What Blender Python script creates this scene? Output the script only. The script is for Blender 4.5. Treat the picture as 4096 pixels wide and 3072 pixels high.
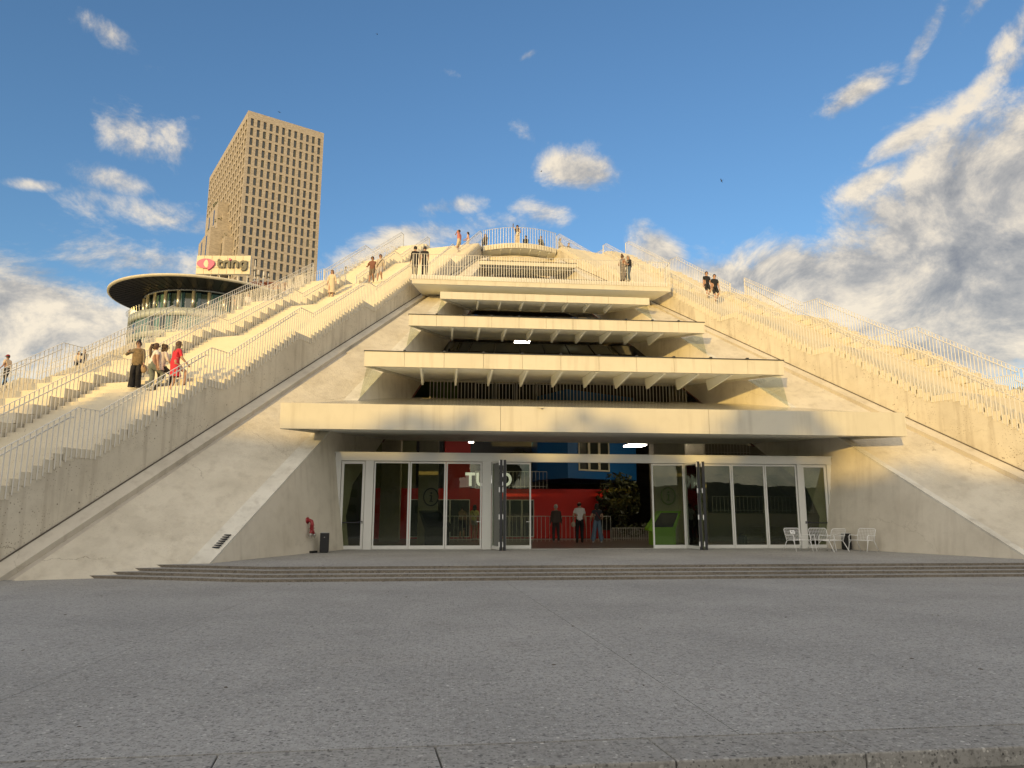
import bpy, bmesh, math, random
from mathutils import Vector, Matrix, noise
random.seed(7)
for o in list(bpy.data.objects): bpy.data.objects.remove(o)
S = bpy.context.scene
COL = S.collection
R = math.radians

# ------------------------------------------------------------------ camera
# world: X to the right along the entrance front, Y into the building, Z up, plaza at z = 0
FPX = 2850.0                                   # focal length in photo pixels (4096 wide)
CAM = Vector((-5.72, 0.0, 1.68))
PITCH = math.atan(509.0 / FPX); YAW = R(5.5); ROLL = R(0.12)
_f = Vector((math.sin(YAW) * math.cos(PITCH), math.cos(YAW) * math.cos(PITCH), math.sin(PITCH)))
_r0 = Vector((math.cos(YAW), -math.sin(YAW), 0)); _u0 = _r0.cross(_f)
_r = _r0 * math.cos(ROLL) + _u0 * math.sin(ROLL); _u = _u0 * math.cos(ROLL) - _r0 * math.sin(ROLL)
cd = bpy.data.cameras.new('camera'); cam = bpy.data.objects.new('camera', cd); COL.objects.link(cam)
cd.sensor_width = 36.0; cd.lens = FPX / 4096 * 36.0; cd.clip_start = 0.05; cd.clip_end = 6000
cam.matrix_world = Matrix(((_r.x, _u.x, -_f.x, CAM.x), (_r.y, _u.y, -_f.y, CAM.y), (_r.z, _u.z, -_f.z, CAM.z), (0, 0, 0, 1)))
S.camera = cam
S.cycles.max_bounces = 7; S.cycles.diffuse_bounces = 4; S.cycles.glossy_bounces = 4; S.cycles.transparent_max_bounces = 14; S.cycles.caustics_refractive = False
S.render.resolution_x = 1024; S.render.resolution_y = 768

def ray(px, py):
    return (_f + _r * ((px - 2048) / FPX) - _u * ((py - 1536) / FPX)).normalized()
def on_z(px, py, z):
    d = ray(px, py); return CAM + d * ((z - CAM.z) / d.z)
def on_y(px, py, y):
    d = ray(px, py); return CAM + d * ((y - CAM.y) / d.y)

# ------------------------------------------------------------------ sky, sun, exposure
SUN_EL = 7.0; SUN_AZ = 29.0                    # azimuth to the left of straight behind the camera
to_sun = Vector((-math.sin(R(SUN_AZ)) * math.cos(R(SUN_EL)), -math.cos(R(SUN_AZ)) * math.cos(R(SUN_EL)), math.sin(R(SUN_EL))))
sd = bpy.data.lights.new('sun', 'SUN'); sun = bpy.data.objects.new('sun', sd); COL.objects.link(sun)
sd.energy = 2.0; sd.angle = R(0.5); sd.color = (1.0, 0.655, 0.19)
sun.rotation_euler = to_sun.to_track_quat('Z', 'Y').to_euler(); sun.location = (-60, -80, 60)
S.view_settings.view_transform = 'Standard'; S.view_settings.look = 'None'
S.view_settings.exposure = 0.72; S.view_settings.gamma = 1.0; S.view_settings.use_curve_mapping = False

W = bpy.data.worlds.new('World'); S.world = W; W.use_nodes = True
nt = W.node_tree; nt.nodes.clear()
def N(t, **k):
    n = nt.nodes.new(t)
    for a, b in k.items(): setattr(n, a, b)
    return n
def L(a, b): nt.links.new(a, b)
def mth(op, a, b=None, c=None, clamp=False):
    n = N('ShaderNodeMath', operation=op, use_clamp=clamp)
    for i, v in enumerate((a, b, c)):
        if v is None: continue
        if isinstance(v, (int, float)): n.inputs[i].default_value = v
        else: L(v, n.inputs[i])
    return n.outputs[0]
out = N('ShaderNodeOutputWorld')
sky = N('ShaderNodeTexSky', sky_type='NISHITA', sun_disc=False)
sky.sun_elevation = R(SUN_EL); sky.sun_rotation = R(180 + SUN_AZ)
sky.altitude = 100; sky.air_density = 1.0; sky.dust_density = 0.5; sky.ozone_density = 3.2
bg = N('ShaderNodeBackground'); L(sky.outputs[0], bg.inputs[0]); bg.inputs[1].default_value = 0.145
tc = N('ShaderNodeTexCoord'); dirv = tc.outputs['Generated']
# clouds: soft directions in the sky broken up by fractal noise; a warm sunlit and a grey shaded side
BLOBS = [  # photo pixel, half width, half height, tilt (deg), strength
 (470,150,150,60,-15,.58),(620,265,120,30,0,.44),(610,560,230,120,-20,.62),(740,470,70,30,0,.3),(490,735,170,60,-5,.68),(140,740,110,26,8,.5),
 (640,870,300,100,-5,.68),(560,1050,400,120,5,.74),(1000,1060,500,90,0,.45),(60,1250,620,190,0,1.0),(60,1080,320,80,0,.7),
 (1800,830,200,60,12,.66),(1640,950,420,80,12,.74),(1420,1050,320,90,5,.68),(2300,690,190,85,-12,.80),(2090,520,120,60,-30,.58),
 (2180,850,170,70,-10,.58),(2000,900,220,55,5,.52),(1800,290,80,28,-20,.5),(2120,220,65,22,25,.52),(2640,1020,170,95,-40,.90),(2460,990,90,50,30,.36),
 (3950,1040,660,390,25,1.35),(4180,780,380,300,30,1.05),(3500,1130,680,170,-8,1.25),(2950,1150,560,120,-4,1.15),(3350,1000,300,65,-5,.85),(3480,740,170,70,25,.72),
 (3620,560,200,50,22,.70),(3420,380,160,50,25,.66),(3700,160,140,42,55,.60),(3960,330,270,60,35,.64),(4040,170,130,60,50,.64),(3880,60,130,42,45,.5),
 (4000,1350,600,150,0,.95)]
total = None
sep = N('ShaderNodeSeparateXYZ'); L(dirv, sep.inputs[0])
for (px, py, hw_, hh_, tilt, st) in BLOBS:
    c = ray(px, py); u = Vector((c.y, -c.x, 0)).normalized(); v = u.cross(c)
    ct, s_ = math.cos(R(tilt)), math.sin(R(tilt))
    a = (u * ct + v * s_) * (FPX / hw_); b = (v * ct - u * s_) * (FPX / hh_)
    k = N('ShaderNodeVectorMath', operation='SUBTRACT'); L(dirv, k.inputs[0]); k.inputs[1].default_value = c
    d1 = N('ShaderNodeVectorMath', operation='DOT_PRODUCT'); L(k.outputs[0], d1.inputs[0]); d1.inputs[1].default_value = a
    d2 = N('ShaderNodeVectorMath', operation='DOT_PRODUCT'); L(k.outputs[0], d2.inputs[0]); d2.inputs[1].default_value = b
    rr = mth('ADD', mth('MULTIPLY', d1.outputs['Value'], d1.outputs['Value']), mth('MULTIPLY', d2.outputs['Value'], d2.outputs['Value']))
    front = N('ShaderNodeVectorMath', operation='DOT_PRODUCT'); L(dirv, front.inputs[0]); front.inputs[1].default_value = c
    g = mth('MULTIPLY', mth('EXPONENT', mth('MULTIPLY', rr, -0.8)), st)
    total = g if total is None else mth('MAXIMUM', total, g)
# unseen cloud cover added over the rest of the sky as warm fill light
vax = Vector((_f.x, _f.y, .42)).normalized()
vd = N('ShaderNodeVectorMath', operation='DOT_PRODUCT'); L(dirv, vd.inputs[0]); vd.inputs[1].default_value = vax
cov = N('ShaderNodeMapRange', interpolation_type='SMOOTHSTEP'); L(vd.outputs['Value'], cov.inputs[0]); cov.inputs[1].default_value = .66; cov.inputs[2].default_value = .35; cov.inputs[3].default_value = 0; cov.inputs[4].default_value = .72
total = mth('MAXIMUM', total, cov.outputs[0])
def cloud_noise(off):
    m = N('ShaderNodeMapping'); L(dirv, m.inputs[0]); m.inputs['Scale'].default_value = (1, 1, 1.35); m.inputs['Location'].default_value = off
    n1 = N('ShaderNodeTexNoise'); L(m.outputs[0], n1.inputs['Vector']); n1.inputs['Scale'].default_value = 8.0; n1.inputs['Detail'].default_value = 9; n1.inputs['Roughness'].default_value = .66; n1.inputs['Distortion'].default_value = .35
    return n1.outputs['Fac']
n_a = cloud_noise((.3, .1, .7))
n_b = cloud_noise(tuple(Vector((.3, .1, .7)) + Vector((-.018, .0, .03))))
dens_raw = mth('ADD', total, mth('MULTIPLY', mth('SUBTRACT', n_a, .5), 1.55))
mr = N('ShaderNodeMapRange', interpolation_type='SMOOTHSTEP'); L(dens_raw, mr.inputs[0]); mr.inputs[1].default_value = .36; mr.inputs[2].default_value = .82
relief = mth('ADD', mth('MULTIPLY', mth('SUBTRACT', n_a, n_b), 2.6), .72)
n_low = N('ShaderNodeTexNoise'); L(dirv, n_low.inputs['Vector']); n_low.inputs['Scale'].default_value = 5.0; n_low.inputs['Detail'].default_value = 4; n_low.inputs['Roughness'].default_value = .6
thick = N('ShaderNodeMapRange', interpolation_type='SMOOTHSTEP'); L(dens_raw, thick.inputs[0]); thick.inputs[1].default_value = .60; thick.inputs[2].default_value = 1.75
shade = mth('SUBTRACT', relief, mth('MULTIPLY', thick.outputs[0], mth('MULTIPLY_ADD', n_low.outputs['Fac'], 1.15, -.16)), clamp=True)
cr = N('ShaderNodeValToRGB'); L(shade, cr.inputs[0])
e = cr.color_ramp.elements; e[0].position = 0; e[0].color = (.165, .168, .18, 1); e[1].position = .92; e[1].color = (.62, .54, .42, 1)
for ps, cl in ((.22, (.225, .222, .22, 1)), (.45, (.31, .295, .275, 1)), (.68, (.46, .415, .35, 1))):
    q_ = cr.color_ramp.elements.new(ps); q_.color = cl
sdot = N('ShaderNodeVectorMath', operation='DOT_PRODUCT'); L(dirv, sdot.inputs[0]); sdot.inputs[1].default_value = to_sun
fwd = mth('POWER', mth('MAXIMUM', mth('MULTIPLY_ADD', sdot.outputs['Value'], .5, .5), 0.0), 3.0)     # clouds towards the low sun brightened to strengthen the fill
bgc = N('ShaderNodeBackground'); L(cr.outputs[0], bgc.inputs[0]); L(mth('MULTIPLY_ADD', fwd, 1.45, .95), bgc.inputs[1])
mix = N('ShaderNodeMixShader'); L(mth('MULTIPLY', mr.outputs[0], .93), mix.inputs[0]); L(bg.outputs[0], mix.inputs[1]); L(bgc.outputs[0], mix.inputs[2]); L(mix.outputs[0], out.inputs[0])

# ------------------------------------------------------------------ helpers
def link(o, parent=None):
    COL.objects.link(o)
    if parent is not None: o.parent = parent
    return o
def tag(o, label=None, cat=None, group=None, kind=None):
    if label: o['label'] = label
    if cat: o['category'] = cat
    if group: o['group'] = group
    if kind: o['kind'] = kind
    return o
def empty(name, loc=(0, 0, 0), rz=0.0, label=None, cat=None, group=None):
    o = bpy.data.objects.new(name, None); COL.objects.link(o); o.location = loc; o.rotation_euler = (0, 0, rz)
    o.empty_display_size = .2
    return tag(o, label, cat, group)
class MB:
    def __init__(s): s.v = []; s.f = []; s.mi = []; s.cur = 0
    def add(s, vs, fs):
        b = len(s.v); s.v += [tuple(p) for p in vs]; s.f += [tuple(i + b for i in f) for f in fs]; s.mi += [s.cur] * len(fs); return s
    def hex8(s, p):                      # 4 bottom, 4 top, both counter-clockwise seen from the top
        return s.add(p, [(3, 2, 1, 0), (4, 5, 6, 7), (0, 1, 5, 4), (1, 2, 6, 5), (2, 3, 7, 6), (3, 0, 4, 7)])
    def box(s, x0, x1, y0, y1, z0, z1):
        return s.hex8([(x0, y0, z0), (x1, y0, z0), (x1, y1, z0), (x0, y1, z0), (x0, y0, z1), (x1, y0, z1), (x1, y1, z1), (x0, y1, z1)])
    def slab(s, quad, off):              # polygon thickened by a vector
        q = [Vector(p) for p in quad]; o = Vector(off); n = len(q)
        vs = q + [p + o for p in q]
        return s.add(vs, [tuple(range(n - 1, -1, -1)), tuple(range(n, 2 * n))] + [(i, (i + 1) % n, n + (i + 1) % n, n + i) for i in range(n)])
    def quad(s, *p): return s.add(p, [tuple(range(len(p)))])
    def tube(s, pts, r, n=6, close=False):
        pts = [Vector(p) for p in pts]; m = len(pts); vs = []; fs = []
        rs = r if isinstance(r, (list, tuple)) else [r] * m
        prev = None
        for i, p in enumerate(pts):
            t = (pts[min(i + 1, m - 1)] - pts[max(i - 1, 0)])
            t = t.normalized() if t.length > 1e-9 else Vector((0, 0, 1))
            if prev is None:
                a = t.cross(Vector((0, 0, 1)));
                if a.length < .05: a = t.cross(Vector((1, 0, 0)))
            else: a = prev - t * prev.dot(t)
            a.normalize(); prev = a; b = t.cross(a)
            for k in range(n):
                th = 2 * math.pi * k / n; vs.append(p + (a * math.cos(th) + b * math.sin(th)) * rs[i])
        for i in range(m - 1):
            for k in range(n): fs.append((i * n + k, i * n + (k + 1) % n, (i + 1) * n + (k + 1) % n, (i + 1) * n + k))
        fs.append(tuple(range(n - 1, -1, -1))); fs.append(tuple((m - 1) * n + k for k in range(n)))
        return s.add(vs, fs)
    def lathe(s, prof, n=24, c=(0, 0, 0), a0=0, a1=2 * math.pi):
        full = abs(a1 - a0 - 2 * math.pi) < 1e-6; m = n if full else n + 1; vs = []; fs = []
        for (r, z) in prof:
            for k in range(m):
                th = a0 + (a1 - a0) * k / n; vs.append((c[0] + r * math.cos(th), c[1] + r * math.sin(th), c[2] + z))
        for i in range(len(prof) - 1):
            for k in range(n):
                k2 = (k + 1) % m; fs.append((i * m + k, i * m + k2, (i + 1) * m + k2, (i + 1) * m + k))
        return s.add(vs, fs)
    def ball(s, c, r, seg=10, rings=7, sq=(1, 1, 1)):
        vs = []; fs = []
        for i in range(rings + 1):
            ph = math.pi * i / rings
            for k in range(seg):
                th = 2 * math.pi * k / seg
                vs.append((c[0] + r * sq[0] * math.sin(ph) * math.cos(th), c[1] + r * sq[1] * math.sin(ph) * math.sin(th), c[2] + r * sq[2] * math.cos(ph)))
        for i in range(rings):
            for k in range(seg): fs.append((i * seg + k, (i + 1) * seg + k, (i + 1) * seg + (k + 1) % seg, i * seg + (k + 1) % seg))
        return s.add(vs, fs)
    def mesh(s, name, mats, smooth=False):
        me = bpy.data.meshes.new(name); me.from_pydata(s.v, [], s.f)
        if not isinstance(mats, (list, tuple)): mats = [mats]
        for m in mats: me.materials.append(m)
        if len(mats) > 1: me.polygons.foreach_set('material_index', s.mi)
        if smooth: me.polygons.foreach_set('use_smooth', [True] * len(me.polygons))
        me.update(); return me
    def build(s, name, mats, parent=None, smooth=False, loc=None, rz=None):
        o = bpy.data.objects.new(name, s.mesh(name, mats, smooth)); link(o, parent)
        if loc is not None: o.location = loc
        if rz is not None: o.rotation_euler = (0, 0, rz)
        return o
def inst(name, me, parent=None, loc=(0, 0, 0), rz=0.0, sc=None):
    o = bpy.data.objects.new(name, me); link(o, parent); o.location = loc
    if rz: o.rotation_euler = (0, 0, rz)
    if sc: o.scale = sc
    return o
def bevel(o, w=.01, seg=1):
    m = o.modifiers.new('bevel', 'BEVEL'); m.width = w; m.segments = seg; m.limit_method = 'ANGLE'; return o

# ------------------------------------------------------------------ materials
def new_mat(name):
    m = bpy.data.materials.new(name); m.use_nodes = True; t = m.node_tree
    p = t.nodes['Principled BSDF']; return m, t, p
def mnode(t, ty, **k):
    n = t.nodes.new(ty)
    for a, b in k.items(): setattr(n, a, b)
    return n
def plain(name, col, rough=.6, metal=0.0, var=.06, scale=8.0, bump=0.0, bscale=60.0, spec=.5, emit=None, es=0.0):
    m, t, p = new_mat(name)
    co = mnode(t, 'ShaderNodeTexCoord'); no = mnode(t, 'ShaderNodeTexNoise'); t.links.new(co.outputs['Object'], no.inputs['Vector'])
    no.inputs['Scale'].default_value = scale; no.inputs['Detail'].default_value = 5
    mx = mnode(t, 'ShaderNodeMix', data_type='RGBA'); t.links.new(no.outputs['Fac'], mx.inputs['Factor'])
    mx.inputs['A'].default_value = tuple(max(0, c * (1 - var)) for c in col) + (1,); mx.inputs['B'].default_value = tuple(min(1, c * (1 + var)) for c in col) + (1,)
    t.links.new(mx.outputs['Result'], p.inputs['Base Color'])
    p.inputs['Roughness'].default_value = rough; p.inputs['Metallic'].default_value = metal; p.inputs['Specular IOR Level'].default_value = spec
    if bump:
        n2 = mnode(t, 'ShaderNodeTexNoise'); t.links.new(co.outputs['Object'], n2.inputs['Vector']); n2.inputs['Scale'].default_value = bscale; n2.inputs['Detail'].default_value = 4
        b = mnode(t, 'ShaderNodeBump'); b.inputs['Strength'].default_value = bump; b.inputs['Distance'].default_value = .02
        t.links.new(n2.outputs['Fac'], b.inputs['Height']); t.links.new(b.outputs[0], p.inputs['Normal'])
    if emit: p.inputs['Emission Color'].default_value = emit + (1,); p.inputs['Emission Strength'].default_value = es
    return m
def concrete(name, col, stain=.25, streak=.3, pits=.0, rough=.85, bump=.35, trowel=0.0, cracks=0.0):
    """painted / weathered concrete: large blotches, vertical run-off streaks, small pits, relief"""
    m, t, p = new_mat(name); K = t.links.new
    geo = mnode(t, 'ShaderNodeNewGeometry'); pos = geo.outputs['Position']
    def noise_(scale, det, mapscale=None, rg=.55):
        v = pos
        if mapscale:
            mp = mnode(t, 'ShaderNodeMapping'); K(pos, mp.inputs[0]); mp.inputs['Scale'].default_value = mapscale; v = mp.outputs[0]
        n = mnode(t, 'ShaderNodeTexNoise'); K(v, n.inputs['Vector']); n.inputs['Scale'].default_value = scale; n.inputs['Detail'].default_value = det; n.inputs['Roughness'].default_value = rg
        return n.outputs['Fac']
    def ramp(x, a, b, lo=0.0, hi=1.0):
        r = mnode(t, 'ShaderNodeMapRange'); K(x, r.inputs[0]); r.inputs[1].default_value = a; r.inputs[2].default_value = b; r.inputs[3].default_value = lo; r.inputs[4].default_value = hi; return r.outputs[0]
    def mul(c, f, amount, dark):
        x = mnode(t, 'ShaderNodeMix', data_type='RGBA', blend_type='MULTIPLY')
        k = mnode(t, 'ShaderNodeMath', operation='MULTIPLY'); K(f, k.inputs[0]); k.inputs[1].default_value = amount
        K(k.outputs[0], x.inputs['Factor'])
        if isinstance(c, tuple): x.inputs['A'].default_value = c + (1,)
        else: K(c, x.inputs['A'])
        x.inputs['B'].default_value = dark + (1,); return x.outputs['Result']
    c = mul(col, ramp(noise_(.55, 6), .45, .75), stain, (.62, .60, .57))
    c = mul(c, ramp(noise_(2.6, 5), .5, .78), stain * .8, (.70, .68, .66))
    c = mul(c, ramp(noise_(1.0, 5, (3.2, 3.2, .22)), .52, .80), streak, (.52, .47, .42))
    if pits:
        vo = mnode(t, 'ShaderNodeTexVoronoi'); K(pos, vo.inputs['Vector']); vo.inputs['Scale'].default_value = 5.5; vo.inputs['Randomness'].default_value = 1
        pm = mnode(t, 'ShaderNodeMath', operation='MULTIPLY'); K(ramp(vo.outputs['Distance'], .16, .08), pm.inputs[0]); K(ramp(noise_(.9, 3), .47, .58), pm.inputs[1])
        c = mul(c, pm.outputs[0], pits, (.30, .25, .20))
        vo2 = mnode(t, 'ShaderNodeTexVoronoi'); K(pos, vo2.inputs['Vector']); vo2.inputs['Scale'].default_value = 13; vo2.inputs['Randomness'].default_value = 1
        pm2 = mnode(t, 'ShaderNodeMath', operation='MULTIPLY'); K(ramp(vo2.outputs['Distance'], .22, .12), pm2.inputs[0]); K(ramp(noise_(.7, 3), .45, .60), pm2.inputs[1])
        c = mul(c, pm2.outputs[0], pits, (.36, .30, .24))
    if cracks:
        wn = mnode(t, 'ShaderNodeTexNoise'); K(pos, wn.inputs['Vector']); wn.inputs['Scale'].default_value = 1.1; wn.inputs['Detail'].default_value = 6; wn.inputs['Roughness'].default_value = .65
        wv = mnode(t, 'ShaderNodeMix', data_type='RGBA', blend_type='ADD'); wv.inputs['Factor'].default_value = .9; K(pos, wv.inputs['A']); K(wn.outputs['Color'], wv.inputs['B'])
        vc = mnode(t, 'ShaderNodeTexVoronoi', feature='DISTANCE_TO_EDGE'); K(wv.outputs['Result'], vc.inputs['Vector']); vc.inputs['Scale'].default_value = .30
        cm = mnode(t, 'ShaderNodeMath', operation='MULTIPLY'); K(ramp(vc.outputs['Distance'], .0045, .0015), cm.inputs[0]); K(ramp(noise_(.33, 2), .50, .62), cm.inputs[1])
        c = mul(c, cm.outputs[0], cracks, (.45, .41, .36))
    K(c, p.inputs['Base Color']); p.inputs['Roughness'].default_value = rough; p.inputs['Specular IOR Level'].default_value = .25
    b = mnode(t, 'ShaderNodeBump'); b.inputs['Strength'].default_value = bump; b.inputs['Distance'].default_value = .03
    h = mnode(t, 'ShaderNodeMath', operation='ADD'); K(noise_(14, 5), h.inputs[0])
    h2 = mnode(t, 'ShaderNodeMath', operation='MULTIPLY'); K(noise_(1.6, 6, (1, 1, 1), .7), h2.inputs[0]); h2.inputs[1].default_value = trowel; K(h2.outputs[0], h.inputs[1])
    K(h.outputs[0], b.inputs['Height']); K(b.outputs[0], p.inputs['Normal'])
    return m
def terrazzo(name, base, dark, light, scale, rough=.75, pebble=.8, bump=.4):
    m, t, p = new_mat(name); K = t.links.new
    geo = mnode(t, 'ShaderNodeNewGeometry'); pos = geo.outputs['Position']
    mp = mnode(t, 'ShaderNodeMapping'); K(pos, mp.inputs[0]); mp.inputs['Scale'].default_value = (1.0, 1.25, 1.0)
    wn = mnode(t, 'ShaderNodeTexNoise'); K(pos, wn.inputs['Vector']); wn.inputs['Scale'].default_value = 14; wn.inputs['Detail'].default_value = 2
    wv = mnode(t, 'ShaderNodeMix', data_type='RGBA', blend_type='ADD'); wv.inputs['Factor'].default_value = .025; K(mp.outputs[0], wv.inputs['A']); K(wn.outputs['Color'], wv.inputs['B'])
    def layer(sc, thr):
        v = mnode(t, 'ShaderNodeTexVoronoi'); K(wv.outputs['Result'], v.inputs['Vector']); v.inputs['Scale'].default_value = sc; v.inputs['Randomness'].default_value = 1
        r = mnode(t, 'ShaderNodeMapRange'); K(v.outputs['Distance'], r.inputs[0]); r.inputs[1].default_value = thr; r.inputs[2].default_value = thr - .07
        s = mnode(t, 'ShaderNodeSeparateColor'); K(v.outputs['Color'], s.inputs[0])
        return r.outputs[0], s.outputs[0], s.outputs[1]
    bn = mnode(t, 'ShaderNodeTexNoise'); K(pos, bn.inputs['Vector']); bn.inputs['Scale'].default_value = .35; bn.inputs['Detail'].default_value = 8; bn.inputs['Roughness'].default_value = .6
    mr_ = mnode(t, 'ShaderNodeMapRange'); K(bn.outputs['Fac'], mr_.inputs[0]); mr_.inputs[1].default_value = .3; mr_.inputs[2].default_value = .7; mr_.inputs[3].default_value = .80; mr_.inputs[4].default_value = 1.16
    c0 = mnode(t, 'ShaderNodeMix', data_type='RGBA', blend_type='MULTIPLY'); c0.inputs['Factor'].default_value = 1; c0.inputs['A'].default_value = base + (1,); K(mr_.outputs[0], c0.inputs['B'])
    cur = c0.outputs['Result']; hsum = None
    for sc, thr in ((scale, .36), (scale * 2.1, .36)):
        mk, rnd, rnd2 = layer(sc, thr)
        ramp = mnode(t, 'ShaderNodeValToRGB'); K(rnd, ramp.inputs[0]); el = ramp.color_ramp.elements
        el[0].position = 0; el[0].color = dark + (1,); el[1].position = 1; el[1].color = light + (1,)
        q = el.new(.62); q.color = tuple(a * .8 + b * .2 for a, b in zip(base, dark)) + (1,); q = el.new(.93); q.color = tuple(a * .55 + b * .45 for a, b in zip(base, light)) + (1,)
        pick = mnode(t, 'ShaderNodeMapRange'); K(rnd2, pick.inputs[0]); pick.inputs[1].default_value = 1 - pebble; pick.inputs[2].default_value = 1 - pebble + .02
        mm = mnode(t, 'ShaderNodeMath', operation='MULTIPLY'); K(mk, mm.inputs[0]); K(pick.outputs[0], mm.inputs[1])
        x = mnode(t, 'ShaderNodeMix', data_type='RGBA'); K(mm.outputs[0], x.inputs['Factor']); K(cur, x.inputs['A']); K(ramp.outputs[0], x.inputs['B']); cur = x.outputs['Result']; hsum = mm.outputs[0]
    def blot(scale, det, lo, hi, amt, col_, vec=None):
        nonlocal cur
        n = mnode(t, 'ShaderNodeTexNoise'); K(pos, n.inputs['Vector']); n.inputs['Scale'].default_value = scale; n.inputs['Detail'].default_value = det; n.inputs['Roughness'].default_value = .65
        r = mnode(t, 'ShaderNodeMapRange'); K(n.outputs['Fac'], r.inputs[0]); r.inputs[1].default_value = lo; r.inputs[2].default_value = hi; r.inputs[4].default_value = amt
        x = mnode(t, 'ShaderNodeMix', data_type='RGBA', blend_type='MULTIPLY'); K(r.outputs[0], x.inputs['Factor']); K(cur, x.inputs['A']); x.inputs['B'].default_value = col_ + (1,); cur = x.outputs['Result']
    blot(.9, 7, .58, .72, .3, (.70, .68, .66)); blot(.23, 5, .55, .68, .3, (.78, .77, .75)); blot(11, 8, .50, .66, .7, (.62, .61, .60)); blot(27, 6, .52, .62, .7, (.62, .61, .60)); blot(.16, 6, .40, .30, .6, (1.25, 1.22, 1.18))
    gv = mnode(t, 'ShaderNodeTexVoronoi'); K(pos, gv.inputs['Vector']); gv.inputs['Scale'].default_value = 1.1
    gr = mnode(t, 'ShaderNodeMapRange'); K(gv.outputs['Distance'], gr.inputs[0]); gr.inputs[1].default_value = .034; gr.inputs[2].default_value = .026
    gx = mnode(t, 'ShaderNodeMix', data_type='RGBA'); K(gr.outputs[0], gx.inputs['Factor']); K(cur, gx.inputs['A']); gx.inputs['B'].default_value = tuple(v * .45 for v in base) + (1,); cur = gx.outputs['Result']
    K(cur, p.inputs['Base Color']); p.inputs['Roughness'].default_value = rough; p.inputs['Specular IOR Level'].default_value = .3
    b = mnode(t, 'ShaderNodeBump'); b.inputs['Strength'].default_value = bump; b.inputs['Distance'].default_value = .006; K(hsum, b.inputs['Height']); K(b.outputs[0], p.inputs['Normal'])
    return m
def glass(name, tint, refl=1.0, rough=0.0, ior=1.45):
    m = bpy.data.materials.new(name); m.use_nodes = True; t = m.node_tree; t.nodes.clear(); K = t.links.new
    o = mnode(t, 'ShaderNodeOutputMaterial'); tr = mnode(t, 'ShaderNodeBsdfTransparent'); tr.inputs[0].default_value = tint + (1,)
    gl = mnode(t, 'ShaderNodeBsdfGlossy'); gl.inputs['Roughness'].default_value = rough; gl.inputs[0].default_value = (.95, .97, .95, 1)
    fr = mnode(t, 'ShaderNodeFresnel'); fr.inputs[0].default_value = ior
    wob = mnode(t, 'ShaderNodeTexNoise'); wob.inputs['Scale'].default_value = 1.3; ge = mnode(t, 'ShaderNodeNewGeometry'); K(ge.outputs['Position'], wob.inputs['Vector'])
    bp = mnode(t, 'ShaderNodeBump'); bp.inputs['Strength'].default_value = .05; bp.inputs['Distance'].default_value = .02; K(wob.outputs['Fac'], bp.inputs['Height']); K(bp.outputs[0], gl.inputs['Normal'])
    mu = mnode(t, 'ShaderNodeMath', operation='MULTIPLY', use_clamp=True); K(fr.outputs[0], mu.inputs[0]); mu.inputs[1].default_value = refl
    mx = mnode(t, 'ShaderNodeMixShader'); K(mu.outputs[0], mx.inputs[0]); K(tr.outputs[0], mx.inputs[1]); K(gl.outputs[0], mx.inputs[2]); K(mx.outputs[0], o.inputs[0]); return m

M = {}
CREAM = (.74, .70, .62)
M['conc'] = concrete('rib_concrete', (.66, .605, .49), .5, .75, .95, bump=.3, cracks=.7)
M['infill'] = concrete('rendered_concrete', (.68, .625, .51), .6, .3, .2, bump=.8, trowel=2.2, cracks=.7)
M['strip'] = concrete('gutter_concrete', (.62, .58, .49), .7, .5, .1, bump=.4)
M['gutter'] = concrete('shade_toned_gutter', (.56, .51, .43), .6, .3, .1, bump=.4)  # shade of the groove painted in as a darker concrete tone
M['seal'] = plain('dark_seal_joint', (.13, .11, .085), .9, 0, .5, 3)
M['margin'] = concrete('weathered_white_margin', (.74, .71, .62), .8, .5, .2, bump=.5)
M['reveal'] = concrete('smooth_render', (.66, .61, .51), .45, .4, .06, bump=.15, cracks=.3)
M['step'] = concrete('stair_concrete', (.70, .64, .51), .2, .06, .6, bump=.15)
M['raw'] = concrete('raw_concrete', (.42, .38, .31), .6, .3, .5, bump=.9, trowel=1.0)
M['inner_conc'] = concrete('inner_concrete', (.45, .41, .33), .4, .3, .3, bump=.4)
M['fascia'] = concrete('fascia_paint', (.63, .595, .49), .22, .42, 0, rough=.5, bump=.03)
M['soffit'] = concrete('soffit_paint', (.88, .89, .83), .1, .05, 0, rough=.55, bump=.03)
M['roofglass'] = plain('canopy_top_panel', (.70, .69, .64), .24, 1.0, .05, 2)
M['rail'] = plain('white_painted_steel', (.74, .71, .64), .45, 0, .08, 5)
M['frame'] = plain('white_door_frame', (.70, .70, .66), .4, 0, .03, 3)
M['dark'] = plain('anthracite_metal', (.018, .019, .022), .4, 0, .2, 9)
M['rust'] = plain('red_brown_edge_trim', (.16, .05, .035), .6)
M['plaza'] = terrazzo('plaza_terrazzo', (.355, .35, .335), (.12, .118, .115), (.62, .61, .58), 21)
M['kerb'] = terrazzo('kerb_terrazzo', (.315, .308, .29), (.11, .107, .103), (.60, .585, .55), 17)
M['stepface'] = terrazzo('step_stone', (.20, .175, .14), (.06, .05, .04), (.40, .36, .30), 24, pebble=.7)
M['joint'] = plain('joint_fill', (.03, .028, .026), .9)
M['asphalt'] = plain('lower_paving', (.13, .125, .115), .9, 0, .2, 14, .3)
M['floor'] = plain('interior_floor', (.15, .11, .085), .35, 0, .15, 3)
M['red'] = plain('red_panel', (.62, .018, .012), .5, 0, .05, 2)
M['blue'] = plain('blue_panel', (.008, .12, .36), .5, 0, .06, 2)
M['black'] = plain('black_plastic', (.008, .008, .009), .45)
M['green'] = plain('lime_green_panel', (.20, .42, .012), .45, 0, .05, 3)
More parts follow.
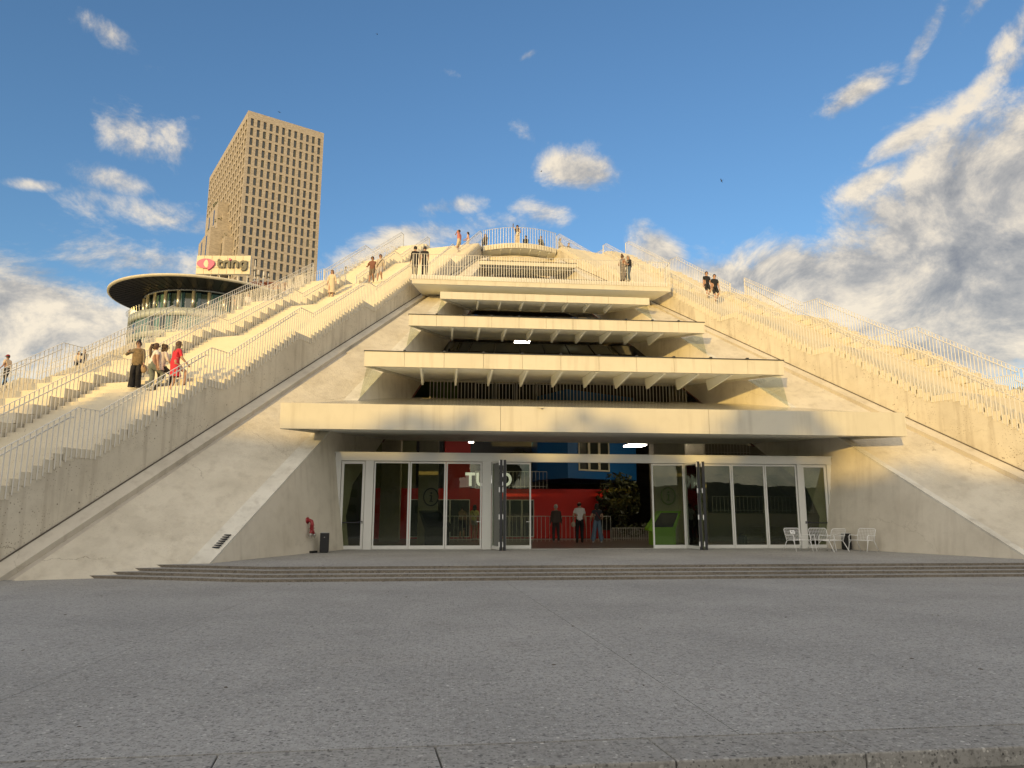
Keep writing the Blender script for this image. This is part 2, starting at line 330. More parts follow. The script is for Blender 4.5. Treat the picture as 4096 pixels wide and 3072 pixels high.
M['olive'] = plain('olive_wall', (.16, .17, .08), .7, 0, .1, 2)
M['screen'] = plain('kiosk_screen', (.006, .007, .008), .12)
M['white'] = plain('white_plastic', (.8, .8, .78), .4)
M['lamp'] = plain('led_tube', (.9, .88, .8), .5, emit=(1.0, .88, .68), es=10.0)
M['lit_white'] = plain('lit_sign_white', (.8, .8, .78), .4, emit=(1.0, .97, .92), es=.35)
M['brick'] = None
M['glass'] = glass('door_glass', (.76, .80, .68), 1.25)
M['dglass'] = glass('dark_roof_glass', (.035, .038, .035), .2)
M['cglass'] = glass('clear_side_glass', (.90, .92, .87), .12)
M['win'] = plain('window_glass', (.035, .04, .035), .06, 0, .35, .08, spec=.9)
M['hillm'] = plain('hill_green', (.05, .07, .04), .9, 0, .3, .02)

# ------------------------------------------------------------------ ground and plaza
def struct(name, mb, mat, smooth=False): return tag(mb.build(name, mat, None, smooth), kind='structure')
g = MB(); g.quad((-3000, -3000, -.14), (3000, -3000, -.14), (3000, 5000, -.14), (-3000, 5000, -.14)); struct('ground', g, M['asphalt'])
kerb_y = lambda x: 5.513 + (x + 8.67) * .0263
JL = [lambda y, a=a, b=b: a + b * y for a, b in ((-29.0, .04), (-19.5, .045), (-9.90, .038), (-3.07, -.0611), (3.6, -.05), (10.2, -.04), (17.2, -.03), (26.0, -.02), (36, 0))]
plaza = empty('plaza'); tag(plaza, kind='structure')
G_ = .004
YB = [None, 16.45, 19.4]
for i in range(len(JL) - 1):
    for j in range(2):
        xa, xb = JL[i], JL[i + 1]
        ya = (lambda x: kerb_y(x) + .008) if j == 0 else (lambda x: YB[1] + G_)
        yb = YB[j + 1] - G_
        def cor(xf, yy, s):
            y = yy if not callable(yy) else yy(xf(5.6)); return (xf(y) + s * G_, y)
        q = [cor(xa, ya, 1), cor(xb, ya, -1), cor(xb, yb, -1), cor(xa, yb, 1)]
        b = MB(); b.slab([(x, y, -.09) for x, y in q], (0, 0, .09)); b.build('paving_slab', M['plaza'], plaza)
b = MB(); b.slab([(-29, 5.2, -.135), (36, 6.3, -.135), (36, 22, -.135), (-29, 22, -.135)], (0, 0, .04)); b.build('joint_bed', M['joint'], plaza)
kerb = empty('kerb'); tag(kerb, kind='structure')
kx = [-20.4, -18.9, -17.4, -15.9, -14.4, -12.9, -11.4, -10.0, -8.70, -7.25, -5.74, -4.145, -2.75, -1.31, .2, 1.7, 3.2, 4.7, 6.2, 7.7]
for i in range(len(kx) - 1):
    a, c = kx[i] + .005, kx[i + 1] - .005
    q = [(a + .06, kerb_y(a) - .50, -.138), (c + .06, kerb_y(c) - .50, -.138), (c, kerb_y(c) - .006, -.138), (a, kerb_y(a) - .006, -.138)]
    b = MB(); b.slab(q, (0, 0, .138 - .001 * (i % 3))); bevel(b.build('kerb_stone', M['kerb'], kerb), .012, 2)
# lower paving in front of the kerb, where the photographer stands
b = MB(); b.slab([(-30, -30, -.139), (30, -30, -.139), (30, 5.6, -.139), (-30, 4.9, -.139)], (0, 0, .004)); struct('lower_pavement', b, M['asphalt'])

lt = MB(); rl = random.Random(9)
for _ in range(46):
    x, y, r_, a = rl.uniform(-13, 9), rl.uniform(6.2, 18), rl.uniform(.012, .035), rl.uniform(0, 6.28)
    c_, s_ = math.cos(a) * r_, math.sin(a) * r_; lt.slab([(x - c_, y - s_, .002), (x + s_ * .5, y - c_ * .5, .004), (x + c_, y + s_, .003), (x - s_ * .5, y + c_ * .5, .006)], (0, 0, .004))
tag(lt.build('litter', plain('dry_leaf_bits', (.10, .075, .05), .8, 0, .6, 3)), 'scattered bits of dry leaf and litter on the paving', 'litter', kind='stuff')
# entrance platform with four low steps of stone blocks
RZ = .28
Bc = Vector((-10.18, 18.05)); UR = Vector((1, .004)).normalized(); UL = Vector((-5.97, 1.89)).normalized()
nr = Vector((-UR.y, UR.x)); nl = Vector((UL.y, -UL.x)); nl = nl if nl.y > 0 else -nl
def corner(d):
    # intersection of both front lines moved inwards by d
    p, q = Bc + nr * d, Bc + nl * d; det = UR.x * (-UL.y) - UR.y * (-UL.x)
    w = q - p; s = (w.x * (-UL.y) - w.y * (-UL.x)) / det; return p + UR * s
plat = empty('platform'); tag(plat, kind='structure')
TR = .36
for i in range(4):
    d0, d1 = i * TR, i * TR + TR + (.03 if i < 3 else .05); zt = RZ * (i + 1) / 4
    for U, ln in ((UR, 34.0), (UL, 7.6)):
        s = 0.0
        while s < ln:
            s1 = min(ln, s + random.uniform(1.05, 1.75)); g2 = .004
            c0, c1 = corner(d0), corner(d1)
            p = [c0 + U * (s + (g2 if s else 0)), c0 + U * (s1 - g2), c1 + U * (s1 - g2), c1 + U * (s + (g2 if s else 0))]
            if U is UL: p = p[::-1]
            b = MB(); b.slab([(v.x, v.y, -.10) for v in p], (0, 0, .10 + zt - random.uniform(0, .003))); b.mi = [0, 1, 0, 0, 0, 0]; b.build('step_stone', [M['stepface'], M['plaza']], plat); s = s1
cd_ = corner(3 * TR + TR + .054)
e1 = cd_ + UR * 33; e2 = cd_ + UL * 7.6
b = MB(); b.slab([(v[0], v[1], -.1) for v in (e2, cd_, e1, (e1.x, 27.22), (-12.0, 27.22))], (0, 0, .1 + RZ)); b.build('platform_paving', M['plaza'], plat)

# ------------------------------------------------------------------ pyramid geometry
OY = 67.069; R0 = 50.732; HW = 2.2; SL = math.tan(R(29.81)); PH1 = 21.632; DPH = 33.4
def rib_frame(phi):
    p = R(phi); return Vector((-R0 * math.sin(p), OY - R0 * math.cos(p), 0)), math.pi / 2 - p
def rib_pt(phi, t, y, z):
    o, a = rib_frame(phi); return Vector((o.x + t * math.cos(a) - y * math.sin(a), o.y + t * math.sin(a) + y * math.cos(a), z))
JT = [(-2.65, .26), (1.9, 3.18), (2.64, 3.18), (7.1, 6.06), (8.0, 6.06), (12.5, 9.06), (13.5, 9.06), (18.35, 12.15), (19.4, 12.15), (23.95, 15.1), (25.3, 15.1), (30.6, 18.75), (31.6, 18.75), (36.5, 22.05), (38.6, 22.05)]
def joint(t):
    if t <= JT[0][0]: return JT[0][1]
    for (a, za), (b, zb) in zip(JT, JT[1:]):
        if t <= b: return za + (zb - za) * (t - a) / (b - a)
    return JT[-1][1]
EXTRA = .20
joint0 = joint
def tread_z(t):                                   # top of the stair at plan distance t
    for (a, za), (b, zb) in zip(JT, JT[1:]):
        if a <= t < b:
            if zb - za < .01: return za + EXTRA
            n = round((zb - za) / .181); i = int((t - a) / (b - a) * n); return za + (i + 1) * (zb - za) / n + EXTRA
    return joint(t) + EXTRA

pyr = empty('pyramid_building', (0, OY, 0), label='cream concrete stepped pyramid with stair-topped ribs and recessed glass entrance', cat='building')
PO = Vector((0, OY, 0))
def pbuild(mb, name, mat, smooth=False, parent=None):
    mb.v = [tuple(Vector(v) - PO) for v in mb.v]; return mb.build(name, mat, parent or pyr, smooth)
RIBS = [PH1 * s + DPH * k * s for k in range(5) for s in (1, -1)]      # 21.6, -21.6, 64.9 ...
def rib_mesh():
    b = MB(); prof = JT + [(38.6, 18.0), (-2.65, -1.2)]; n = len(prof)
    vs = [(t, -HW, z) for t, z in prof] + [(t, HW, z) for t, z in prof]
    fs = [(i, (i + 1) % n, n + (i + 1) % n, n + i) for i in range(n)]
    # side faces as strips so that the long concave outline stays clean
    low = lambda t: -1.2 + (t + 2.65) / 41.25 * 19.2
    b.add(vs, fs)
    for y in (-HW, HW):
        m = len(JT); q = [(t, y, z) for t, z in JT] + [(t, y, low(t)) for t, z in JT]
        b.add(q, [(i, i + 1, m + i + 1, m + i) for i in range(m - 1)])
    return b.mesh('rib', M['conc'])
RIBME = rib_mesh()
for ph in RIBS:
    o, a = rib_frame(ph); inst('rib', RIBME, pyr, o - PO, a)
# closed bays of the other sides
def base_line(ph, side, z): return rib_pt(ph, (z - .28) / SL, side * HW, z)
order = sorted(RIBS, reverse=True)
for a, c in zip(order, order[1:] + [order[0] - 360]):
    if abs(a - PH1) < .1: continue
    b = MB(); b.slab([base_line(a, -1, -.6), base_line(c, 1, -.6), base_line(c, 1, 21.6), base_line(a, -1, 21.6)], (0, 0, -.5)); pbuild(b, 'bay_roof', M['infill'])
# top platform
b = MB(); b.lathe([(0.01, 22.18), (13.4, 22.18), (13.4, 21.7), (0.01, 21.7)], 40, (0, OY, 0)); pbuild(b, 'summit_slab', M['step'])
b = MB(); b.lathe([(13.3, 21.6), (16.2, 20.6), (16.2, 20.4), (13.3, 21.4)], 40, (0, OY, 0), -math.pi / 2 + R(24), 1.5 * math.pi - R(24)); pbuild(b, 'summit_skirt', M['infill'])

def Rb(z, s): t = (z - .28) / SL; return Vector((s * (16.657 - t * .36865), 19.099 + t * .92957, z))
def In(z, s): return Vector((s * (11.874 - (z - .28) * .45868), 20.549 + (z - .28) * 1.51386, z))
def Rd(z, s): return Vector((s * (10.203 - (z - .28) * .41982), 24.907 + (z - .28) * 1.42176, z))
def lat(z, s, d): a, c = Rb(z, s), In(z, s); l = (c - a).length; return a + (c - a) * min(d / l, .38)
NRM = Vector((0, -math.sin(R(31.5)), math.cos(R(31.5))))
for s in (-1, 1):
    zs = [-.6, 3, 6, 9, 12, 15, 18, 20.6]
    CW = [.52, .52, .50, .46, .44, .38, .34, .28]; wid = [.86, .84, .82, .70, .68, .56, .54, .42]
    b = MB(); up = NRM * .03
    for z0, z1, c0_, c1_ in zip(zs, zs[1:], CW, CW[1:]): b.slab([Rb(z0, s) + up, lat(z0, s, c0_) + up, lat(z1, s, c1_) + up, Rb(z1, s) + up], -NRM * .4)
    pbuild(b, 'gutter_kerb', M['reveal'])
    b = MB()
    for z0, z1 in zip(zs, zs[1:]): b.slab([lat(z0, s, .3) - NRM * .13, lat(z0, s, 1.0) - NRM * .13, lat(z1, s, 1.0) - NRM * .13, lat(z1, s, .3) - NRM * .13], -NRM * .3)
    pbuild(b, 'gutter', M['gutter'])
    b = MB(); up = NRM * .02
    for z0, z1, w0, w1 in zip(zs, zs[1:], wid, wid): b.slab([lat(z0, s, w0) + up, In(z0, s) + up, In(z1, s) + up, lat(z1, s, w1) + up], -NRM * .45)
    pbuild(b, 'infill_panel', M['infill'])
    b = MB(); jn = Vector((-s, 0, 0))
    for z0, z1 in ((-.4, 21.0),): b.slab([Rb(z0, s) + NRM * .035 + jn * .004, Rb(z1, s) + NRM * .035 + jn * .004, Rb(z1, s) + NRM * .075 + jn * .004, Rb(z0, s) + NRM * .075 + jn * .004], jn * .012)
    pbuild(b, 'seal_joint', M['seal'])
    b = MB(); ew = .62 if s < 0 else .34
    for z0, z1 in zip(zs[:5], zs[1:5] + [14.4]):
        u = lambda z, k: In(z, s) + (Rb(z, s) - In(z, s)).normalized() * k
        b.slab([u(z0, ew) + NRM * .03, u(z0, -.004) + NRM * .10, u(z1, -.004) + NRM * .10, u(z1, ew) + NRM * .03], -NRM * .12)
    pbuild(b, 'edge_margin', M['margin'])
    # slanted side wall of the recess
    def ext(z):
        a, c = In(z, s), Rd(z, s); y = max(c.y, 27.65) if z < 3.9 else c.y + .05; return a + (c - a) * ((y - a.y) / (c.y - a.y))
    b = MB(); zz = [-.4, .28, 1.5, 2.7, 3.84, 3.95, 6, 9, 12, 15, 18, 20.4]
    for z0, z1 in zip(zz, zz[1:]):
        q = [In(z0, s) + NRM * .04, ext(z0), ext(z1), In(z1, s) + NRM * .04]; b.slab(q, (s * .35, 0, 0))
    pbuild(b, 'recess_wall', M['reveal'])
    b = MB()
    for z0, z1 in ((4.6, 20),): 
        q = [Rd(z0, s) + Vector((-s * .02, .06, 0)), Rd(z0, s) + Vector((-s * .02, .16, 0)), Rd(z1, s) + Vector((-s * .02, .16, 0)), Rd(z1, s) + Vector((-s * .02, .06, 0))]; b.slab(q, (-s * .07, 0, 0))
    pbuild(b, 'edge_trim', M['rust'])
# drain grille at the foot of the left gutter margin
p = on_z(851, 2222, .34); b = MB()
for k in range(7):
    b.box(-.17, .17, -.34 + k * .1, -.29 + k * .1, 0, .02)
o = b.build('drain_grille', M['dark']); o.location = In(.75, -1) + Vector((-.26, 0, 0)) + NRM * .10; o.rotation_euler = (R(32), 0, R(-17)); tag(o, 'small dark metal drain grille at the foot of the sloping left wall', 'grille')

# ------------------------------------------------------------------ stairs on the ribs
SIDE = {0: 'left', 1: 'right'}
names = {PH1: 'left', -PH1: 'right'}
def stair_label(i):
    return ['broad concrete staircase climbing the left rib with four women on it', 'concrete staircase on the right rib that two men in black walk down',
            'staircase on the second rib at left, behind the nearest stairs', 'staircase on the far right rib, mostly hidden behind its neighbour',
            'farthest staircase at left, where a man in red cap walks'][i]
stairs = {}; cache = {}
for i, ph in enumerate(RIBS[:5]):
    o, a = rib_frame(ph)
    st = empty('staircase', (o.x, o.y, .26), a, stair_label(i), 'stairs', 'staircases on the pyramid ribs'); stairs[ph] = st
    for (t0, z0), (t1, z1) in zip(JT, JT[1:]):
        if z1 - z0 < .01:
            if t0 not in cache:
                b = MB(); b.box(0, t1 - t0 - .004, -HW - .012, HW + .012, -.05, EXTRA); cache[t0] = b.mesh('landing', M['step'])
            inst('landing', cache[t0], st, (t0, 0, z0 - .26)); continue
        n = round((z1 - z0) / .181); run = (t1 - t0) / n; rise = (z1 - z0) / n
        if t0 not in cache:
            b = MB(); b.box(-.03, run + .004, -HW - .012, HW + .012, -.17, rise); cache[t0] = b.mesh('step', M['step'])
        for k in range(n): inst('step', cache[t0], st, (t0 + k * run, 0, z0 + k * rise + EXTRA - .26))

# seating tiers: a higher flight of double steps along the outer side of both front stairs
TW0, TW1, TH = HW + .10, HW + 2.3, .50
for ph, sg, lb in ((PH1, 1, 'raised flight of bench-high steps beside the left stairs, behind the women'), (-PH1, -1, 'raised flight of bench-high steps beyond the right stairs')):
    o, a = rib_frame(ph); st = empty('seating_tiers', (o.x, o.y, .26), a, lb, 'stairs')
    b = MB(); m = len(JT); y0, y1 = sorted((sg * TW0, sg * TW1))
    up = [(t, z + TH - .26) for t, z in JT]; dn = [(t, z - 3.2 - .26) for t, z in JT]
    for yy in (y0, y1): b.add([(t, yy, z) for t, z in up] + [(t, yy, z) for t, z in dn], [(i, i + 1, m + i + 1, m + i) for i in range(m - 1)])
    for i in range(m - 1): b.add([(up[i][0], y0, up[i][1]), (up[i + 1][0], y0, up[i + 1][1]), (up[i + 1][0], y1, up[i + 1][1]), (up[i][0], y1, up[i][1])], [(0, 1, 2, 3)])
    b.build('tier_wall', M['conc'], st)
    for (t0, z0), (t1, z1) in zip(JT, JT[1:]):
        if z1 - z0 < .01: b = MB(); b.box(t0, t1 - .004, y0 - .012, y1 + .012, z0 + TH - .30, z0 + TH - .26 + .22); b.build('landing', M['step'], st); continue
        n = round((z1 - z0) / .37); run = (t1 - t0) / n; rise = (z1 - z0) / n; bm_ = MB(); bm_.box(-.02, run + .004, y0 - .012, y1 + .012, -.33, .0); me = bm_.mesh('tier', M['step'])
        for k in range(n): inst('tier', me, st, (t0 + k * run, 0, z0 + (k + 1) * rise + TH + .02 - .26))

# ------------------------------------------------------------------ railings
RH = 1.33; BAL = None
def bal_mesh(h=RH + .06, d=.012, w=.032):
    b = MB(); b.box(-w / 2, w / 2, -d / 2, d / 2, 0, h); return b.mesh('baluster', M['rail'])
BAL = bal_mesh()
def rail_bar(b, pts, w=.045, h=.014):
    for p, q in zip(pts, pts[1:]):
        p, q = Vector(p), Vector(q); t = (q - p); n = Vector((-t.y, t.x, 0)).normalized() * (w / 2); up = Vector((0, 0, h))
        b.hex8([p - n, q - n, q + n, p + n, p - n + up, q - n + up, q + n + up, p + n + up])
def stair_rail(ph, side, spans, label, single, spacing=.16, yo=None, dz=0.0):
    o, a = rib_frame(ph); y = side * (HW + .035) if yo is None else side * yo; joint = lambda t: joint0(t) + dz
    root = empty('railing', (o.x, o.y, .26), a, label, 'railing', 'white baluster railings on the pyramid')
    tb = MB(); hb = MB(); bb = MB(); pb = MB()
    for t0, t1 in spans:
        ts = [t0] + [t for t, z in JT if t0 < t < t1] + [t1]
        rail_bar(tb, [(t, y, joint(t) + RH - .26) for t in ts])
        pb.box(t0 - .03, t0 + .03, y - .02, y + .02, joint(t0) - .26, joint(t0) + RH - .26); pb.box(t1 - .03, t1 + .03, y - .02, y + .02, joint(t1) - .26, joint(t1) + RH - .26)
        for (ta, za), (tb_, zb) in zip(JT, JT[1:]):
            u0, u1 = max(ta, t0), min(tb_, t1)
            if u1 - u0 < .5 or zb - za < .01: continue
            yy = y - side * .11; u0 += .12; u1 -= .12
            p0, p1 = Vector((u0, yy, joint(u0) + 1.13 - .26)), Vector((u1, yy, joint(u1) + 1.13 - .26))
            hb.tube([p0 + Vector((-.02, side * .1, 0)), p0 + Vector((-.02, 0, 0)), p0, p1, p1 + Vector((.02, 0, 0)), p1 + Vector((.02, side * .1, 0))], .021, 6)
        t = t0 + spacing / 2
        while t < t1:
            if single: inst('baluster', BAL, root, (t, y, joint(t) - .06 - .26))
            else: bb.box(t - .015, t + .015, y - .006, y + .006, joint(t) - .32, joint(t) + RH - .26)
            t += spacing
    tb.build('top_rail', M['rail'], root); hb.build('handrail', M['rail'], root, True); pb.build('end_post', M['rail'], root)
    if bb.v: tag(bb.build('balusters', M['rail'], root), kind='stuff')
    return root
full = [(-2.4, 24.0), (25.3, 37.0)]
stair_rail(PH1, 1, full, 'white railing on the outer edge of the bench-high steps at left', False, .17, HW + 2.34, .62)
stair_rail(-PH1, -1, full, 'white railing on the outer edge of the bench-high steps at right, against the clouds', True, .17, HW + 2.34, .62)
stair_rail(PH1, -1, full, 'white railing along the near edge of the left stairs, beside the entrance bay', True)
stair_rail(PH1, 1, full, 'white railing along the far edge of the nearest left stairs, behind the four women', True)
stair_rail(-PH1, 1, full, 'white railing along the near edge of the right stairs, above the pitted wall', True)
stair_rail(-PH1, -1, full, 'white railing along the far edge of the right stairs, beside the raised steps', True)
stair_rail(PH1 + DPH, -1, full, 'white railing on the near edge of the second staircase at left', False)
stair_rail(PH1 + DPH, 1, full, 'white railing on the far edge of the second staircase at left', False)
stair_rail(-PH1 - DPH, 1, full, 'white railing on the hidden staircase beyond the right stairs', False)
stair_rail(-PH1 - DPH, -1, full, 'outermost white railing on the far right slope', False)
stair_rail(PH1 + 2 * DPH, -1, full, 'white railing in front of the man in the red cap', False)
stair_rail(PH1 + 2 * DPH, 1, full, 'outermost white railing at left, behind the man in the red cap', False)

# ------------------------------------------------------------------ decks between the ribs
def line_rail(pts, z, label, single, h=1.25, spacing=.15, drop=.30, mid=False):
    p0 = Vector(pts[0]); root = empty('railing', (p0.x, p0.y, z), 0, label, 'railing', 'white baluster railings on the pyramid')
    tb = MB(); bb = MB(); q = [Vector((p[0] - p0.x, p[1] - p0.y, h)) for p in pts]; rail_bar(tb, q)
    if mid: rail_bar(tb, [p - Vector((0, 0, h * .55)) for p in q], .03, .012)
    me = bal_mesh(h + drop) if single else None
    for a, c in zip(q, q[1:]):
        n = max(1, int((c - a).length / spacing)); ang = math.atan2(c.y - a.y, c.x - a.x)
        for k in range(n):
            p = a + (c - a) * ((k + .5) / n)
            if single: inst('baluster', me, root, (p.x, p.y, -drop), ang)
            else: bb.box(p.x - .015, p.x + .015, p.y - .006, p.y + .006, -drop, h)
    tb.build('top_rail', M['rail'], root)
    if bb.v: tag(bb.build('balusters', M['rail'], root), kind='stuff')
    return root
DZ = 15.22
def deck(name, ph_a, ph_b, r_t, label, ka=1, kb=1, front=None):
    a, c = rib_pt(ph_a, r_t, -HW * ka, 0), rib_pt(ph_b, r_t, HW * kb, 0); ab, cb = rib_pt(ph_a, r_t + 2.6, -HW * ka, 0), rib_pt(ph_b, r_t + 2.6, HW * kb, 0)
    if front: a, c = Vector((-front[0], front[1], 0)), Vector((front[0], front[1], 0))
    root = empty(name, (0, 0, DZ), 0, label, 'deck')
    b = MB(); b.slab([(v.x, v.y, -.24) for v in (a, c, cb, ab)], (0, 0, .24)); b.build('deck_slab', M['step'], root)
    fdir = (c - a).normalized(); nn = Vector((fdir.y, -fdir.x, 0))
    b = MB(); q = [a + nn * .06, c + nn * .06, c, a]; b.slab([(v.x, v.y, -.52) for v in q], (0, 0, .30)); b.build('deck_fascia', M['fascia'], root)
    # sloping underside and its ribs
    b = MB(); b.slab([(a.x, a.y, -.50), (c.x, c.y, -.50), (cb.x, cb.y, -.46), (ab.x, ab.y, -.46)], (0, 0, .1)); b.build('deck_soffit', M['soffit'], root)
    ln = (c - a).length; bm_ = MB()
    for k in range(int(ln / .15)):
        p = a + fdir * (k * .15 + .04) + nn * .075; bm_.hex8([(p.x + dx * fdir.x * .055 + dy * nn.x * .012, p.y + dx * fdir.y * .055 + dy * nn.y * .012, z) for z in (-.23, .02) for dx, dy in ((-1, 1), (1, 1), (1, -1), (-1, -1))])
    tag(bm_.build('edge_plates', M['rail'], root), kind='stuff')
    return a + nn * .10, c + nn * .10
a, c = deck('viewing_deck', PH1, -PH1, 24.05, 'wide cream viewing deck bridging the two front stairs above the canopies', front=(7.72, 40.15))
line_rail([(-7.74, 41.3), a, c, (7.74, 41.3)], DZ, 'straight white railing across the wide viewing deck', True, 1.28, .15, .25, True)
a, c = deck('viewing_deck', PH1 + DPH, PH1, 24.05, 'cream viewing deck between the two left staircases, man in black on it', 1, 2.05)
line_rail([a, c], DZ, 'white railing on the deck between the two left staircases', False, 1.28)
a, c = deck('viewing_deck', -PH1, -PH1 - DPH, 24.05, 'viewing deck on the right slope beyond the right stairs', 2.05, 1)
line_rail([a, c], DZ, 'white railing on the deck beyond the right stairs', False, 1.28)
# curved summit balcony
arc = []
for k in range(15):
    u = -1 + 2 * k / 14; arc.append(Vector((u * 2.93, 53.35 - .95 * (1 - u * u), 0)))
TZ = 22.25
root = empty('summit_balcony', (0, 53.35, TZ), 0, 'curved cream balcony at the very top of the pyramid', 'balcony')
b = MB()
for p, q in zip(arc, arc[1:]):
    b.slab([(p.x, p.y - 53.35, -.12), (q.x, q.y - 53.35, -.12), (q.x, 3, -.12), (p.x, 3, -.12)], (0, 0, .12))
b.build('balcony_slab', M['step'], root)
for k in range(28):                                   # edge boards under the railing
    u0 = -1 + 2 * (k + .06) / 28; u1 = -1 + 2 * (k + .94) / 28; b = MB()
    p, q = Vector((u0 * 2.93, -.95 * (1 - u0 * u0), 0)), Vector((u1 * 2.93, -.95 * (1 - u1 * u1), 0))
    b.slab([(p.x, p.y - .04, -.42), (q.x, q.y - .04, -.42), (q.x, q.y + .02, -.42), (p.x, p.y + .02, -.42)], (0, 0, .40)); b.build('edge_board', M['fascia'], root)
b = MB()
for p, q in zip(arc, arc[1:]): b.slab([(p.x, p.y - 53.3, -.42), (q.x, q.y - 53.3, -.42), (q.x * .93, 2.2, -.75), (p.x * .93, 2.2, -.75)], (0, 0, .06))
b.build('balcony_soffit', M['soffit'], root)
b = MB()
for k in range(7):
    u = -.8 + 1.6 * k / 6; b.slab([(u * 2.9 - .03, -.95 * (1 - u * u) + .1, -.44), (u * 2.9 + .03, -.95 * (1 - u * u) + .1, -.44), (u * 2.7 + .03, 2.1, -.76), (u * 2.7 - .03, 2.1, -.76)], (0, 0, -.07))
b.build('soffit_rib', M['soffit'], root)
line_rail([(p.x, p.y - .05) for p in arc], TZ, 'curved white railing of the summit balcony, woman with raised phone behind it', True, 1.25, .16, .36)
# drum wall below the summit balcony
b = MB()
for p, q in zip(arc, arc[1:]): b.slab([(p.x, p.y + .9, 20.0), (q.x, q.y + .9, 20.0), (q.x, q.y + 1.3, 20.0), (p.x, p.y + 1.3, 20.0)], (0, 0, 1.55))
pbuild(b, 'drum_wall', M['infill'])
b = MB()
for p, q in zip(arc, arc[1:]): b.slab([(p.x * .8, p.y + .75, 20.75), (q.x * .8, q.y + .75, 20.75), (q.x * .8, q.y + .95, 20.75), (p.x * .8, p.y + .95, 20.75)], (0, 0, .22))
pbuild(b, 'drum_lip', M['infill'])

# ------------------------------------------------------------------ canopies over the recess
def canopy(label, xe, yf, zb, zt, xb, yb, zs, npan, nfin, cap=True, finlen=2.4, findep=.34):
    root = empty('canopy', (0, yf, zb), 0, label, 'canopy', 'cream canopies stacked up the entrance recess')
    rel = lambda x, y, z: Vector((x, y - yf, z - zb))
    w = 2 * xe / npan
    for k in range(npan):
        b = MB(); x0, x1 = -xe + k * w + .006, -xe + (k + 1) * w - .006; b.box(x0, x1, 0, .14, random.uniform(0, .004), zt - zb); b.build('fascia_panel', M['fascia'], root)
    b = MB(); b.box(-xe + .02, xe - .02, .10, .20, .03, zt - zb - .03); b.build('fascia_core', M['dark'], root)
    if cap:
        b = MB(); b.box(-xe - .02, xe + .02, -.02, .22, zt - zb + .002, zt - zb + .045); b.build('edge_cap', M['dark'], root)
        kb = MB()
        for k in range(1, npan): kb.box(-xe + k * w - .05, -xe + k * w + .05, -.06, .1, zt - zb + .012, zt - zb + .085)
        kb.build('cap_clip', M['dark'], root)
    # roof, soffit, side cheeks
    zr = max(zs + .30, zt + .12); zk = zt + .20 * (yb - yf)
    b = MB(); b.slab([rel(-xe + .01, yf + .21, zt - .06), rel(xe - .01, yf + .21, zt - .06), rel(xb + .2, yb + .5, zk), rel(-xb - .2, yb + .5, zk)], (0, 0, -.05)); b.build('roof_panel', M['roofglass'], root)
    zf = zb + .10
    b = MB(); b.slab([rel(-xe + .12, yf + .18, zf), rel(xe - .12, yf + .18, zf), rel(xb, yb, zs), rel(-xb, yb, zs)], (0, 0, .05)); b.build('soffit', M['soffit'], root)
    for s in (-1, 1):
        b = MB(); b.slab([rel(s * xe, yf + .145, zb), rel(s * xb, yb + .3, zs - .06), rel(s * xb, yb + .3, zk - .08), rel(s * xe, yf + .145, zt - .05)], (-s * .09, 0, 0)); b.build('side_cheek', M['fascia'], root)
    b = MB(); b.slab([rel(-xb, yb, zs - .03), rel(xb, yb, zs - .03), rel(xb, yb + .18, zs - .03), rel(-xb, yb + .18, zs - .03)], (0, 0, zr - zs)); b.build('back_beam', M['fascia'], root)
    for k in range(nfin):
        x = -xb * 1.10 + 2 * xb * 1.10 * (k + .5) / nfin
        sl_ = (zs - zf) / (yb - yf); y1 = yf + .2 + finlen
        f = MB(); f.slab([rel(x - .035, yf + .19, zf - findep * .25), rel(x - .035, y1 - .25, zf + sl_ * finlen - findep), rel(x - .035, y1, zf + sl_ * finlen - .01), rel(x - .035, yf + .19, zf + .0)], (.09, 0, 0)); f.build('soffit_fin', M['soffit'], root)
    return root
canopy('lowest and widest canopy, with deep plain fascia, right above the doors', 11.25, 24.6, 4.42, 5.30, 8.40, 31.5, 4.76, 3, 0, False)
canopy('second canopy from the bottom, with dark-edged panels', 9.04, 29.25, 7.56, 8.19, 6.79, 35.28, 8.11, 11, 10, finlen=3.0, findep=.55)
canopy('third canopy from the bottom, above the two bright ceiling lamps', 7.54, 34.43, 10.70, 11.25, 5.50, 40.0, 11.49, 11, 9, finlen=2.8, findep=.5)
canopy('narrow canopy tucked directly under the wide viewing deck', 6.06, 39.0, 13.50, 13.92, 4.12, 43.7, 14.30, 5, 7, False, 2.2, .4)
canopy('small topmost canopy above the viewing deck, under the summit balcony', 3.45, 47.7, 18.72, 19.0, 2.5, 50.6, 19.1, 3, 5, True, 1.2, .2)
# planter slab behind the viewing deck
b = MB(); b.box(-4.7, 4.7, 0, 1.4, -.55, 0); o = b.build('planter_slab', M['fascia']); o.location = (0, 43.6, 16.4); tag(o, 'long cream ledge behind the viewing deck railing', 'ledge')
b = MB(); b.box(-4.72, 4.72, -.03, .1, .002, .05); b.build('ledge_cap', M['dark'], o)
